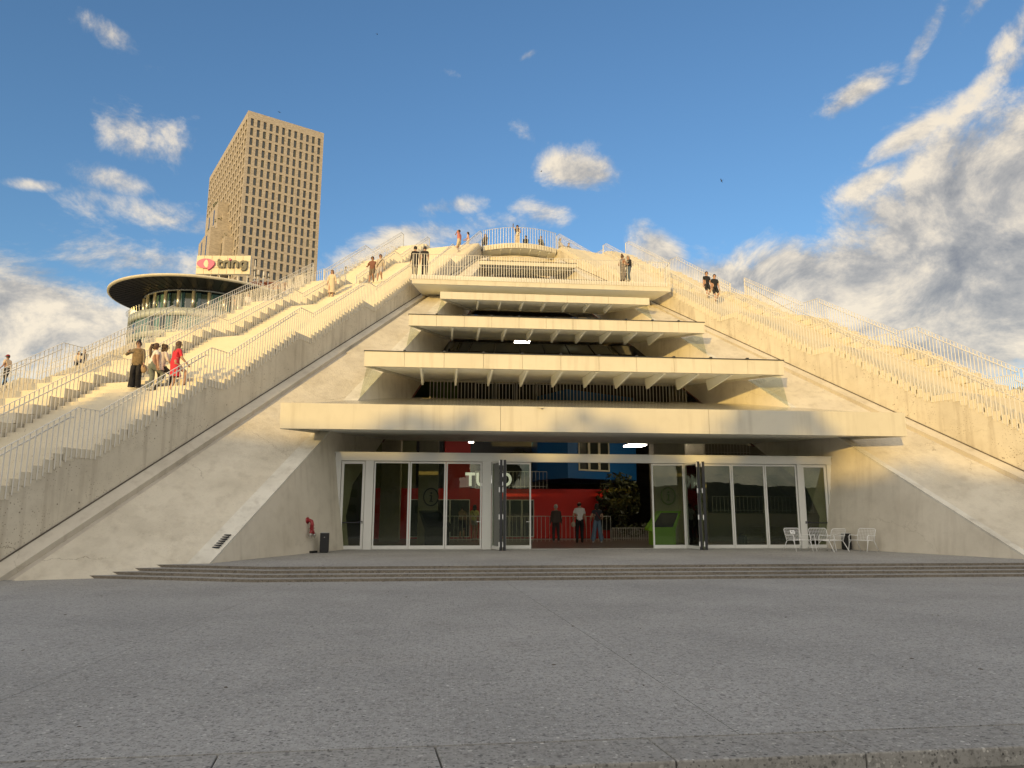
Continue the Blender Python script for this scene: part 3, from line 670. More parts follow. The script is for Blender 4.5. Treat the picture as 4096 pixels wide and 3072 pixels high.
# glass of the recess
b = MB(); up = Vector((0, .12, 0))
def glazed(z0, z1, n, name, label, mat):
    root = empty(name, (0, Rd(z0, 1).y, z0), 0, label, 'glazing'); base = Vector((0, Rd(z0, 1).y, z0))
    for k in range(n):
        u0, u1 = -1 + 2 * k / n, -1 + 2 * (k + 1) / n
        q = [Vector((Rd(z0, 1).x * u0, Rd(z0, 1).y, z0)), Vector((Rd(z0, 1).x * u1, Rd(z0, 1).y, z0)), Vector((Rd(z1, 1).x * u1, Rd(z1, 1).y, z1)), Vector((Rd(z1, 1).x * u0, Rd(z1, 1).y, z1))]
        m_ = MB(); m_.slab([p - base for p in q], (0, .01, -.01)); m_.build('pane', mat, root)
        if k:
            f = MB(); f.tube([q[0] - base + Vector((0, -.02, .02)), q[3] - base + Vector((0, -.02, .02))], .03, 4); f.build('mullion', M['dark'], root)
glazed(8.6, 11.45, 8, 'sloping_glazing', 'dark sloping glazing between second and third canopies', M['dglass'])
glazed(11.82, 14.26, 6, 'sloping_glazing', 'dark sloping glazing below the narrow canopy', M['dglass'])
glazed(16.0, 19.0, 5, 'sloping_glazing', 'dark louvred glazing under the topmost canopy', M['dglass'])
for (xe, yf, zb, nm) in ((9.04, 29.4, 7.56, 'second canopy'), (7.54, 34.58, 10.7, 'third canopy'), (6.06, 39.15, 13.5, 'narrow canopy')):
    for s in (-1, 1):
        # triangle: canopy corner, foot on the sloping wall, where the soffit meets the recess edge
        zi = zb + .08; top2 = In(zi, s) + NRM * .10
        zf = None
        lo, hi = zb - 3.5, zb
        for _ in range(30):
            m_ = (lo + hi) / 2
            if In(m_, s).y < yf: lo = m_
            else: hi = m_
        foot = In(lo, s) + NRM * .08
        b = MB(); b.slab([Vector((s * (xe - .1), yf, zb)), foot, top2], (-s * .012, 0, 0)); o = b.build('side_glass', M['cglass'])
        tag(o, 'clear triangular glass closing the %s end of the %s' % ('left' if s < 0 else 'right', nm), 'glass pane')

# ------------------------------------------------------------------ entrance front
YD = 27.30; ZD0, ZD1 = .29, 3.52
b = MB(); b.box(-9.72, 9.72, YD - .10, YD + .16, ZD1 + .02, 3.82); pbuild(b, 'door_header', M['frame'])
b = MB(); b.box(-9.75, 9.75, YD - .13, YD + .2, 3.822, 3.86); pbuild(b, 'header_cap', M['frame'])
for x0, x1 in ((-9.72, -9.50), (-8.60, -8.30), (-4.22, -3.88), (8.28, 8.46), (9.52, 9.72)):
    b = MB(); b.box(x0, x1, YD - .08, YD + .12, .262, ZD1 + .018); pbuild(b, 'door_post', M['frame'])
b = MB(); b.box(-9.4, 9.4, YD - .07, YD + .09, .262, .288); pbuild(b, 'threshold', M['frame'])
def leaf(p0, p1, label, handle=0, fw=.065, bar=False, dark=False):
    p0, p1 = Vector(p0), Vector(p1); w = (p1 - p0).length; a = math.atan2(p1.y - p0.y, p1.x - p0.x)
    root = empty('glass_door', (p0.x, p0.y, ZD0), a, label, 'door', 'glass doors of the entrance'); h = ZD1 - ZD0; g = .008; mt = M['frame']
    b = MB(); b.box(g, fw, -.03, .03, .01, h); b.box(w - fw, w - g, -.03, .03, .01, h); b.box(fw, w - fw, -.03, .03, .01, .13); b.box(fw, w - fw, -.03, .03, h - fw, h); b.build('door_frame', mt, root)
    b = MB(); b.box(fw + .001, w - fw - .001, -.006, .006, .131, h - fw - .001); b.build('pane', M['glass'], root)
    if dark:
        b = MB(); b.box(w - .007, w + .03, -.05, .05, 0, h + .02); b.build('edge_profile', M['dark'], root)
        b = MB()
        for k in range(4): b.box(w + .005, w + .045, -.085, -.052, .12 + k * (h - .3) / 3, .30 + k * (h - .3) / 3)
        b.build('hinge', M['white'], root)
    if handle:
        x = w - fw * .5 if handle > 0 else fw * .5; d = -1 if handle > 0 else 1
        b = MB(); b.box(x - .015, x + .015, -.06, -.031, .93, 1.03); b.box(min(x, x + d * .16), max(x, x + d * .16), -.075, -.05, .99, 1.012); b.build('handle', M['dark'] if bar else M['white'], root)
    if bar:
        b = MB(); b.box(fw, w - fw, -.03, -.012, .95, .985); b.build('push_bar', M['dark'], root)
leaf((-9.49, YD), (-8.61, YD), 'narrow single glass door at the far left of the entrance', 1, .10, True)
leaf((-8.29, YD), (-6.95, YD), 'leftmost of the three wide folding glass leaves at left')
leaf((-6.95, YD), (-5.60, YD), 'middle of the three wide folding glass leaves at left')
leaf((-5.60, YD), (-4.23, YD), 'rightmost of the three left glass leaves, white lever handle', 1)
leaf((-3.84, YD), (-3.60, YD - 1.15), 'left glass leaf folded outwards, dark edge, beside the opening', dark=True)
leaf((-3.40, YD), (-3.46, YD - 1.12), 'inner glass leaf of the folded pair at left', dark=True)
leaf((-3.37, YD), (-2.35, YD), 'glass leaf standing left of the open doorway', 1)
leaf((2.36, YD), (3.67, YD), 'glass leaf right of the open doorway, green kiosk behind it')
leaf((3.70, YD), (3.83, YD - 1.15), 'right glass leaf folded outwards, dark edge, near the green kiosk', dark=True)
leaf((4.30, YD), (4.04, YD - 1.12), 'inner glass leaf of the folded pair at right', dark=True)
leaf((4.39, YD), (5.59, YD), 'first of the three closed glass leaves at right')
leaf((5.59, YD), (6.95, YD), 'middle of the three closed glass leaves at right')
leaf((6.95, YD), (8.27, YD), 'last closed glass leaf at right, behind a white chair')
leaf((8.47, YD), (9.51, YD), 'narrow single glass door at the far right, black handle', -1, .10, True)

# ------------------------------------------------------------------ inside
b = MB(); b.slab([(-11, YD + .17, .1), (11, YD + .17, .1), (22, 62, .1), (-22, 62, .1)], (0, 0, .184)); struct('interior_floor', b, M['floor'])
X = lambda px, Y, py=2000: on_y(px, py, Y).x
Z = lambda py, Y, px=2200: on_y(px, py, Y).z
Yr = 37.5
# red room block
root = empty('red_room', (0, Yr, .29), 0, 'bright red room block inside, behind the three visitors', 'room block')
def rbox(name, mat, root, x0, x1, y0, y1, z0, z1):
    q = root.location; b = MB(); b.box(x0 - q.x, x1 - q.x, y0 - q.y, y1 - q.y, z0 - q.z, z1 - q.z); return b.build(name, mat, root)
xr0, xr1 = X(1500, Yr), X(2437, Yr); zr = Z(1957, Yr, 2400)
rbox('wall', M['red'], root, xr0, xr1, Yr, Yr + 4, .29, zr)
wx0, wx1 = X(1990, Yr), X(2136, Yr); wz0, wz1 = Z(2145, Yr), Z(2002, Yr)
for k in range(3):
    a, c = wx0 + (wx1 - wx0) * k / 3 + .04, wx0 + (wx1 - wx0) * (k + 1) / 3 - .04
    w_ = rbox('window', M['frame'], root, a - .035, c + .035, Yr - .03, Yr + .01, wz0 - .04, wz1 + .04)
    bb = MB(); bb.box(a, c, Yr - .036 - Yr, Yr - .0305 - Yr, wz0 - .29, wz1 - .29); bb.build('pane', M['win'], w_)
wx0, wx1 = X(1640, Yr), X(1880, Yr)
for k in range(3):
    a, c = wx0 + (wx1 - wx0) * k / 3 + .04, wx0 + (wx1 - wx0) * (k + 1) / 3 - .04
    w_ = rbox('window', M['frame'], root, a - .035, c + .035, Yr - .03, Yr + .01, wz0 - .04, wz1 + .04)
    bb = MB(); bb.box(a, c, Yr - .036 - Yr, Yr - .0305 - Yr, wz0 - .29, wz1 - .29); bb.build('pane', M['win'], w_)
root2 = empty('red_room', (0, 41, zr), 0, 'dark red upper room block set back above the letters', 'room block')
rbox('wall', M['red'], root2, X(1775, 41), X(1880, 41), 41, 45, zr, 8.5); rbox('roof_block', M['dark'], root2, X(1880, 41), X(2185, 41), 41.2, 45, zr, 8.0)
rbox('panel', M['black'], root2, X(1400, 41), X(1770, 41), 41.4, 45, zr, 8.0)
def inner_rail(x0, x1, y, z, h, label, sp=.19):
    root = empty('railing', (x0, y, z), 0, label, 'railing', 'white railings inside the hall'); tb = MB(); tb.box(0, x1 - x0, -.02, .02, h, h + .025); tb.box(0, x1 - x0, -.012, .012, .1, .12); tb.build('top_rail', M['rail'], root)
    me = MB(); me.box(-.009, .009, -.006, .006, 0, h); me = me.mesh('baluster', M['rail']); n = int((x1 - x0) / sp)
    for k in range(n + 1): inst('baluster', me, root, (k * (x1 - x0) / n, 0, 0))
inner_rail(X(1700, 33.7), X(2440, 33.7), 33.7, .285, Z(2066, 33.7) - .285, 'white railing in front of the red room, behind the three visitors')
inner_rail(X(1900, Yr - .1), X(2188, Yr - .1), Yr - .1, zr + .02, Z(1890, Yr) - zr, 'upper white railing on top of the red room, beside the white letters')
inner_rail(X(2445, 35), X(2625, 35), 35.0, .285, Z(2113, 35) - .285, 'low white fence around the indoor rubber plant', .11)
# white letters
def text_mesh(txt, name, mat, depth, bold=0.0, spacing=1.0):
    c = bpy.data.curves.new(name, 'FONT'); c.body = txt; c.extrude = depth; c.offset = bold; c.space_character = spacing; c.resolution_u = 6
    t = bpy.data.objects.new(name, c); COL.objects.link(t); dg = bpy.context.evaluated_depsgraph_get(); me = bpy.data.meshes.new_from_object(t.evaluated_get(dg)); bpy.data.objects.remove(t)
    me.materials.clear(); me.materials.append(mat); return me
def letters(txt, p_left, p_right, z0, z1, y, label, mat, root_name='letter_sign', cat='sign', bold=.02, spacing=1.0, depth=.03):
    root = empty(root_name, (p_left, y, z0), 0, label, cat); metas = []; tot = 0
    for ch in txt:
        me = text_mesh(ch, 'letter', mat, .1, bold)
        xs = [v.co.x for v in me.vertices]; ys = [v.co.y for v in me.vertices]; metas.append((me, min(xs), max(xs), min(ys), max(ys)))
    cap = max(m[4] for m in metas); gap = .09 * cap; wsum = sum(m[2] - m[1] for m in metas) + gap * (len(metas) - 1); sx = (p_right - p_left) / wsum; sz = (z1 - z0) / cap; x = 0
    for me, a, c, d, e_ in metas:
        for v in me.vertices:
            px, py, pz = v.co; v.co = ((px - a) * sx, -pz / .1 * depth, py * sz)
        o = bpy.data.objects.new('letter', me); link(o, root); o.location = (x * sx, 0, 0); x += (c - a) + gap
    return root
letters('TUMO', X(1860, 37.2), X(2046, 37.2), Z(1943, 37.2), Z(1892, 37.2), 37.15, 'bold white letters reading TUMO on the red room', M['lit_white'], bold=.035)
# blue room block with a corner towards the door
c0 = on_y(2272, 1912, 36.2); c1 = on_y(2547, 1925, 38.7); c2 = on_y(2150, 1921, 38.7); zb_ = c0.z
blue = empty('blue_room', (c0.x, c0.y, zb_), 0, 'deep blue room block hanging above the visitors, with a window', 'room block')
b = MB(); q = [Vector((c0.x, c0.y, zb_)), Vector((c1.x, c1.y, zb_)), Vector((c1.x - .6, 44, zb_)), Vector((c2.x, 44, zb_)), Vector((c2.x, c2.y, zb_))]
b.slab([p - c0 for p in q], (0, 0, 4.6)); b.build('wall', M['blue'], blue)
fd = (c1 - c0); fd.z = 0; fd.normalize(); fn = Vector((fd.y, -fd.x, 0))
def on_face(px, py):
    d = ray(px, py); k = fn.dot(c0 - CAM) / fn.dot(d); return CAM + d * k
u0 = (on_face(2313, 1880) - c0).dot(fd); u1 = (on_face(2436, 1880) - c0).dot(fd); z0 = on_face(2313, 1882).z - zb_; z1 = z0 + 2.7
for k in range(3):
    a, c = u0 + (u1 - u0) * k / 3, u0 + (u1 - u0) * (k + 1) / 3; b = MB()
    def fb(mb, s0, s1, d0, d1, za, zc): mb.hex8([fd * s + fn * d + Vector((0, 0, z)) for z in (za, zc) for s, d in ((s0, d1), (s1, d1), (s1, d0), (s0, d0))])
    fb(b, a, a + .07, .01, .06, z0, z1); fb(b, c - .07, c, .01, .06, z0, z1); fb(b, a + .07, c - .07, .01, .06, z0, z0 + .08); fb(b, a + .07, c - .07, .01, .06, z1 - .08, z1)
    wf = b.build('window', plain('window_frame_cream', (.62, .56, .40), .5) if k == 0 else bpy.data.materials['window_frame_cream'], blue)
    b = MB(); fb(b, a + .071, c - .071, .02, .03, z0 + .081, z1 - .081); b.build('pane', M['win'], wf)
# concrete columns and side walls in the hall
def col_(x0, x1, y0, y1, z1, label, mat=None, z0=.285):
    b = MB(); b.box(-(x1 - x0) / 2, (x1 - x0) / 2, 0, y1 - y0, 0, z1 - z0); o = b.build('column', mat or M['inner_conc']); o.location = ((x0 + x1) / 2, y0, z0); bevel(o, .02); return tag(o, label, 'column')
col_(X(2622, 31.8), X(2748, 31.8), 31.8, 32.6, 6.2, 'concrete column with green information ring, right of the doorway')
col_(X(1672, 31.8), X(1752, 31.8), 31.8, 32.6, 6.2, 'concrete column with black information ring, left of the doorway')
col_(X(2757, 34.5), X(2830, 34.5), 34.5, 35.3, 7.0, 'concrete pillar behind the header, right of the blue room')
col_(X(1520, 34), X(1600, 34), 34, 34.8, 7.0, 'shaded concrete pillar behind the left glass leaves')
b = MB(); b.box(X(2830, 33.5), X(3330, 33.5), 0, 1.0, 0, 1.35); o = b.build('parapet_wall', M['olive']); o.location = (0, 33.5, .285); tag(o, 'low olive wall inside, behind the right glass leaves', 'wall')
inner_rail(X(2850, 33.6), X(3250, 33.6), 33.6, 1.64, .75, 'white railing on the low olive wall behind the right leaves')
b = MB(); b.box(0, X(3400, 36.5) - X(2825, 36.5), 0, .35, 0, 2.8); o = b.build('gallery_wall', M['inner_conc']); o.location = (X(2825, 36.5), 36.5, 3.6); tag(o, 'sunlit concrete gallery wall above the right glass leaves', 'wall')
inner_rail(X(2830, 35.6), X(3010, 35.6), 35.6, Z(1818, 35.6, 2900), 1.05, 'small white gallery railing in front of the sunlit wall', .16)
b = MB(); b.box(-4.5, 0, 0, .3, 0, 6.0); o = b.build('partition_wall', M['olive']); o.location = (X(1660, 39.5), 39.5, .285); tag(o, 'dark partition wall inside at far left', 'wall')
# information rings on the columns
def info_ring(px, py, y, r, mat, label):
    p = on_y(px, py, y); root = empty('information_sign', p, 0, label, 'sign'); b = MB(); n = 28
    vs = []; fs = []
    for k in range(n):
        th = 2 * math.pi * k / n; ca, sa = math.cos(th), math.sin(th)
        for rr, yy in ((r, -.05), (r * .86, -.05), (r * .86, 0), (r, 0)): vs.append((rr * ca * .86, yy, rr * sa))
    for k in range(n):
        k2 = (k + 1) % n
        for j in range(4): fs.append((k * 4 + j, k2 * 4 + j, k2 * 4 + (j + 1) % 4, k * 4 + (j + 1) % 4))
    b.add(vs, fs); b.build('ring', mat, root)
    b = MB(); b.ball((.04 * r, -.03, r * .42), r * .12, 10, 6, (1, .4, 1)); b.slab([(-.16 * r, -.05, .2 * r), (.14 * r, -.05, .2 * r), (.08 * r, -.05, -.42 * r), (.2 * r, -.05, -.42 * r), (.2 * r, -.05, -.52 * r), (-.18 * r, -.05, -.52 * r), (-.18 * r, -.05, -.42 * r), (-.08 * r, -.05, -.42 * r), (0, -.05, .1 * r), (-.16 * r, -.05, .1 * r)], (0, .05, 0)); b.build('letter', mat, root)
info_ring(2672, 1984, 31.74, .40, plain('dull_green', (.12, .19, .03), .6), 'green ring-shaped information symbol on the right concrete column')
info_ring(1724, 1988, 31.74, .40, M['black'], 'black ring-shaped information symbol on the left concrete column')
def kiosk(px, y, sgn, mat, label):
    x = X(px, y); root = empty('information_kiosk', (x, y, .287), 0, label, 'kiosk')
    f = lambda px_, pz: Vector((sgn * px_, 0, pz))
    b = MB(); b.slab([f(-.50, 0), f(.52, 0), f(.52, .62), f(.80, 1.42), f(-.12, 1.42), f(-.66, .70), f(-.66, .60), f(-.50, .55)], (0, .55, 0)); b.build('body', mat, root)
    b = MB(); b.slab([f(-.50, .74) + Vector((0, -.012, 0)), f(.40, .74) + Vector((0, -.012, 0)), f(.68, 1.34) + Vector((0, -.012, 0)), f(-.09, 1.34) + Vector((0, -.012, 0))], (0, .01, 0)); b.build('screen', M['screen'], root)
kiosk(2650, 30.2, 1, M['green'], 'lime green information kiosk with a slanted black screen')
kiosk(1752, 30.2, -1, M['black'], 'black information kiosk with slanted screen behind the left leaves')
# black notice board on the red wall, canister, paper
b = MB(); b.box(-.35, .35, -.04, 0, -.65, .65); o = b.build('notice_board', M['black']); o.location = on_y(2422, 2070, Yr - .02); tag(o, 'black rectangular panel on the right end of the red wall', 'panel')
b = MB(); b.box(-.16, .16, -.1, .1, 0, .36); b.box(-.10, .10, -.06, .06, .36, .40); b.tube([(-.1, 0, .40), (-.1, 0, .47), (.1, 0, .47), (.1, 0, .40)], .015); o = b.build('canister', plain('dark_green_plastic', (.012, .03, .02), .5)); bevel(o, .02); o.location = (X(2970, 30, 2160), 30.0, .285); tag(o, 'small dark green canister on the floor behind glass', 'canister')
# ceiling lamps made of parallel tubes
def lamp(px, py, y, w, label, n=4, tilt=0, at=None):
    p = on_y(px, py, y) if at is None else Vector(at); root = empty('ceiling_lamp', p, 0, label, 'lamp', 'led lamps inside the hall'); b = MB(); b.box(-w / 2, w / 2, -.5, .5, .07, .10); b.build('lamp_plate', M['dark'], root)
    for k in range(n):
        b = MB(); yy = -.45 + .9 * k / (n - 1); b.tube([(-w / 2, yy, .03), (w / 2, yy, .03)], .035, 6); b.build('tube', M['lamp'], root)
lamp(2090, 1366, 43, .95, 'bright white ceiling lamp left of centre, seen between canopies')
lamp(2279, 1397, 44, 1.0, 'bright white ceiling lamp right of centre, seen between canopies', 6)
lamp(2540, 1785, 34, .9, 'slanting white ceiling lamp beside the blue room', 5)
lamp(2300, 1700, 45, 1.4, 'unseen ceiling lamp added deep inside the hall, above the blue room', 5)  # added lamp, hidden by the lowest canopy, brightens the hall
lamp(1886, 1768, 34, .25, 'tiny lamp tubes above the left leaves', 2)
lamp(0, 0, 0, 1.4, 'unseen lamp added to light the hall, above the left leaves', 5, at=(-4.5, 34.0, 6.0)); lamp(0, 0, 0, 1.4, 'unseen lamp added to light the hall, above the right leaves', 5, at=(5.8, 34.0, 6.0))  # both lamps added out of view to brighten the hall
# mezzanine balcony behind the lowest canopy
root = empty('mezzanine', (0, 34.6, 6.7), 0, 'rough concrete balcony slab between the two lowest canopies', 'balcony')
b = MB(); n = 40; prev = None
for k in range(n):
    x0, x1 = -7.35 + 14.7 * k / n, -7.35 + 14.7 * (k + 1) / n; y0 = .05 * noise.noise((x0 * 1.7, 0, 0)) ; y1 = .05 * noise.noise((x1 * 1.7, 0, 0)); a0 = .05 * noise.noise((x0 * 2.1, 3, 0)); a1 = .05 * noise.noise((x1 * 2.1, 3, 0))
    b.add([(x0, y0, a0), (x1, y1, a1), (x1, y1 - .1, .2), (x0, y0 - .1, .2), (x1, y1, .42 + a1), (x0, y0, .42 + a0), (x1, 4.2, .42), (x0, 4.2, .42), (x0, 4.2, 0), (x1, 4.2, 0)], [(0, 1, 2, 3), (3, 2, 4, 5), (5, 4, 6, 7), (1, 0, 8, 9)])
b.build('slab', M['raw'], root, True)
line_rail([(-6.5, 34.75), (6.6, 34.75)], 7.12, 'thin railing on the rough balcony between the lowest canopies', True, 1.1, .17, 0)
b = MB(); b.box(-7.4, -5.0, 0, .2, 0, 3.2); b.build('green_panel', plain('dark_green_panel', (.06, .11, .02), .6), root, loc=(0, 4.3, .4))
b = MB(); b.box(-5.0, 7.0, 0, .2, 0, 3.2); b.build('back_wall', M['dark'], root, loc=(0, 4.4, .4))
for k in range(4):
    b = MB(); b.box(-4.0 + k * 1.15, -2.95 + k * 1.15, -.06, 0, .2, 1.5); b.build('window', M['frame'], root, loc=(0, 4.38, .5)); b = MB(); b.box(-3.95 + k * 1.15, -3.0 + k * 1.15, -.1, -.062, .25, 1.45); b.build('pane', M['win'], root, loc=(0, 4.38, .5))
# indoor rubber plant and palm
def leaf_cloud(n, cx, rad, size, seed, bowl=0):
    rnd = random.Random(seed); b = MB()
    for _ in range(n):
        while True:
            p = Vector((rnd.uniform(-1, 1), rnd.uniform(-1, 1), rnd.uniform(-1, 1)))
            if .25 < p.length < 1: break
        p = Vector((p.x * rad[0], p.y * rad[1], p.z * rad[2])) + Vector(cx); s = size * rnd.uniform(.7, 1.25)
        d = Vector((rnd.uniform(-1, 1), rnd.uniform(-1, 1), rnd.uniform(-.2, 1))).normalized(); w = d.cross(Vector((rnd.uniform(-1, 1), rnd.uniform(-1, 1), rnd.uniform(-1, 1)))).normalized()
        up = d.cross(w) * (.12 * s)
        b.add([p - d * s, p - d * s * .2 + w * s * .42, p + d * s * .5 + w * s * .34, p + d * s, p + d * s * .5 - w * s * .34, p - d * s * .2 - w * s * .42, p + up], [(0, 1, 6), (1, 2, 6), (2, 3, 6), (3, 4, 6), (4, 5, 6), (5, 0, 6)])
    return b
M['leaf_in'] = plain('rubber_plant_leaf', (.05, .055, .018), .4, 0, .4, 3)
p = on_y(2478, 2160, 36.2); root = empty('rubber_plant', (p.x, 36.2, .287), 0, 'tall dark rubber plant with big leaves right of the red wall', 'plant')
leaf_cloud(620, (0, 0, 2.05), (1.15, .8, 1.35), .17, 3).build('crown', M['leaf_in'], root)
b = MB(); b.tube([(0, 0, 0), (.05, 0, .8), (-.03, .05, 1.6), (.1, 0, 2.6)], [.06, .05, .045, .02]); b.tube([(.03, 0, .7), (.4, .1, 1.5), (.6, .1, 2.2)], [.04, .03, .015]); b.tube([(0, 0, .9), (-.4, .1, 1.5), (-.6, .1, 2.3)], [.04, .03, .015]); b.build('trunk', plain('plant_stem', (.08, .06, .04), .8), root)
leaf_cloud(140, (0, 0, .5), (1.0, .4, .4), .12, 5).build('low_leaves', M['leaf_in'], root, loc=(.6, -.5, 0))
p = on_y(2110, 1800, 41); root = empty('palm', (p.x, 40.6, zr), 0, 'dark indoor palm above the header, left of the blue room', 'plant'); b = MB(); rnd = random.Random(2)
for k in range(16):
    a = rnd.uniform(0, 6.28); ln = rnd.uniform(.8, 1.3); rise = rnd.uniform(.1, .8); h0 = p.z - zr - .4
    for j in range(9):
        t0 = j / 9; c_ = Vector((math.cos(a) * ln * t0, math.sin(a) * ln * t0 * .6, h0 + rise * t0 * (1.6 - 1.2 * t0) * 1.2))
        for sd_ in (-1, 1):
            w = Vector((-math.sin(a) * .3 * sd_ * (1.1 - t0), math.cos(a) * .3 * sd_ * (1.1 - t0), -.12)); b.add([c_, c_ + w, c_ + Vector((math.cos(a) * .05, math.sin(a) * .05, .02))], [(0, 1, 2)])
b.build('fronds', M['leaf_in'], root); b = MB(); b.tube([(0, 0, 0), (.03, 0, (p.z - zr) * .6), (0, 0, p.z - zr - .35)], [.09, .07, .05]); b.build('stem', bpy.data.materials['plant_stem'], root)

# ------------------------------------------------------------------ things on the platform
def wire_chair(px, py, rz, label, paper=False):
    p = on_y(px, py, 25.45 if py < 2200 else 25.1); root = empty('wire_chair', (p.x, p.y, RZ), rz, label, 'chair', 'white wire chairs by the entrance'); root.scale = (.95, .95, .95); w = .34; sh = .40
    f = MB()                                        # front is -y
    back = [(-w, .22, sh - .01), (-w, .30, .62), (-w, .37, .80), (-w + .05, .385, .845), (w - .05, .385, .845), (w, .37, .80), (w, .30, .62), (w, .22, sh - .01)]
    f.tube(back, .014, 6); f.tube([(-w, .22, sh - .01), (-w, -.28, sh + .02), (-w + .04, -.30, sh + .02), (w - .04, -.30, sh + .02), (w, -.28, sh + .02), (w, .22, sh - .01)], .014, 6); f.build('frame', M['white'], root, True)
    for s in (-1, 1):
        b = MB(); b.tube([(s * (w + .03), -.36, 0), (s * (w + .03), -.27, .30), (s * (w + .03), -.25, .56), (s * (w + .03), -.20, .61), (s * (w + .03), .22, .58), (s * (w + .01), .31, .60)], .014, 6); b.build('arm_leg', M['white'], root, True)
        b = MB(); b.tube([(s * w, .20, sh), (s * (w + .03), .46, 0)], .014, 6); b.build('leg', M['white'], root, True); b = MB(); b.tube([(s * (w + .03), -.27, .30), (s * w, -.18, sh)], .011, 5); b.build('brace', M['white'], root, True)
    g = MB()
    for k in range(1, 11):
        x = -w + 2 * w * k / 11; g.tube([(x, .22, sh), (x, .30, .62), (x, .38, .835)], .0055, 4); g.tube([(x, -.29, sh + .02), (x, .22, sh - .005)], .0055, 4)
    for k in range(1, 8):
        t = k / 8; g.tube([(-w, .22 + .16 * t, sh + .43 * t), (w, .22 + .16 * t, sh + .43 * t)], .0055, 4); g.tube([(-w, -.29 + .5 * t, sh + .015), (w, -.29 + .5 * t, sh + .015)], .0055, 4)
    tag(g.build('wire_mesh', M['white'], root), kind='stuff')
    if paper:
        b = MB(); b.box(-.10, .10, 0, .006, -.07, .07); o = b.build('paper_note', M['white'], root); o.location = (.02, .33, .70); o.rotation_euler = (R(-22), 0, 0)
        b = MB(); b.box(-.05, -.01, -.003, -.001, .0, .045); b.box(.0, .06, -.003, -.001, -.01, .01); b.box(-.05, .05, -.003, -.001, -.05, -.045); q = b.build('print', M['black'], o)
wire_chair(3195, 2199, R(10), 'white wire chair with a paper note on its back, leftmost by the glass', True)
wire_chair(3290, 2193, R(-6), 'white wire chair in front of the narrow right door, back to the wall')
wire_chair(3330, 2203, R(196), 'white wire chair seen from behind, in front of the others')
wire_chair(3452, 2200, R(-62), 'white wire chair standing alone at the far right of the group')
def bin_(px, py, h, w, label):
    p = on_z(px, py, RZ); root = empty('ash_bin', (p.x, p.y, RZ), R(4), label, 'bin'); b = MB(); b.box(-w / 2, w / 2, -.12, .12, .015, h); bevel(b.build('body', M['black'], root), .008); b = MB(); b.box(-w / 2 + .02, w / 2 - .02, -.10, .10, h + .001, h + .02); b.build('ash_tray', plain('ash_tray', (.5, .5, .48), .5), root); b = MB(); b.box(-.012, .012, -.125, -.121, h * .78, h * .80); b.build('lock', M['white'], root)
    b = MB(); b.box(-w / 2 + .03, w / 2 - .03, -.09, .09, 0, .015); b.build('foot', M['black'], root)
bin_(1296, 2211, .66, .29, 'slim black ash bin against the left wall of the entrance')
bin_(3388, 2199, .60, .27, 'slim black ash bin behind the white chairs')
p = on_z(1253, 2212, RZ); b = MB(); b.box(-.14, .14, -.06, .06, 0, .07); b.box(-.10, .02, -.061, -.06, .02, .05); o = b.build('cable_box', M['black']); bevel(o, .012); o.location = (p.x, p.y, RZ + .001); o.rotation_euler = (0, 0, R(58)); tag(o, 'small flat black box on the ground beside the left ash bin', 'box')
# fire-brigade inlet on the left wall
A, Bq, Cq = In(.28, -1), Rd(.28, -1), In(3, -1); wn = (Bq - A).cross(Cq - A).normalized(); wn = wn if wn.x > 0 else -wn
d = ray(1229, 2082); pw = CAM + d * (wn.dot(A - CAM) / wn.dot(d))
M['hyd'] = plain('red_pipe_paint', (.30, .025, .03), .4, 0, .15, 12); M['steel'] = plain('dull_steel', (.45, .43, .40), .35, .8)
root = empty('hose_inlet', pw, math.atan2(wn.y, wn.x) + math.pi / 2, 'red twin hose inlet pipe mounted on the left wall', 'hose inlet')
b = MB(); b.tube([(0, .03, 0), (0, -.10, 0), (.0, -.17, -.03), (.0, -.19, -.09), (.0, -.19, -.30)], .062, 10); b.tube([(0, -.19, -.14), (0, -.19, -.16)], .085, 10); b.tube([(0, -.19, -.24), (0, -.19, -.27)], .088, 10); b.build('pipe', M['hyd'], root, True)
b = MB(); b.tube([(0, .02, 0), (0, -.03, 0)], .11, 12); b.build('flange', M['hyd'], root, True)
for s in (-1, 1):
    b = MB(); b.tube([(0, -.19, -.28), (s * .05, -.20, -.36), (s * .10, -.21, -.44)], .05, 8); b.build('branch', M['hyd'], root, True)
    b = MB(); b.tube([(s * .10, -.21, -.44), (s * .125, -.22, -.50)], [.066, .066], 12); b.tube([(s * .125, -.22, -.50), (s * .14, -.22, -.54)], [.05, .03], 10); b.tube([(s * .14, -.22, -.54), (s * .145, -.22, -.58)], .012, 5); b.build('cap', M['steel'], root, True)

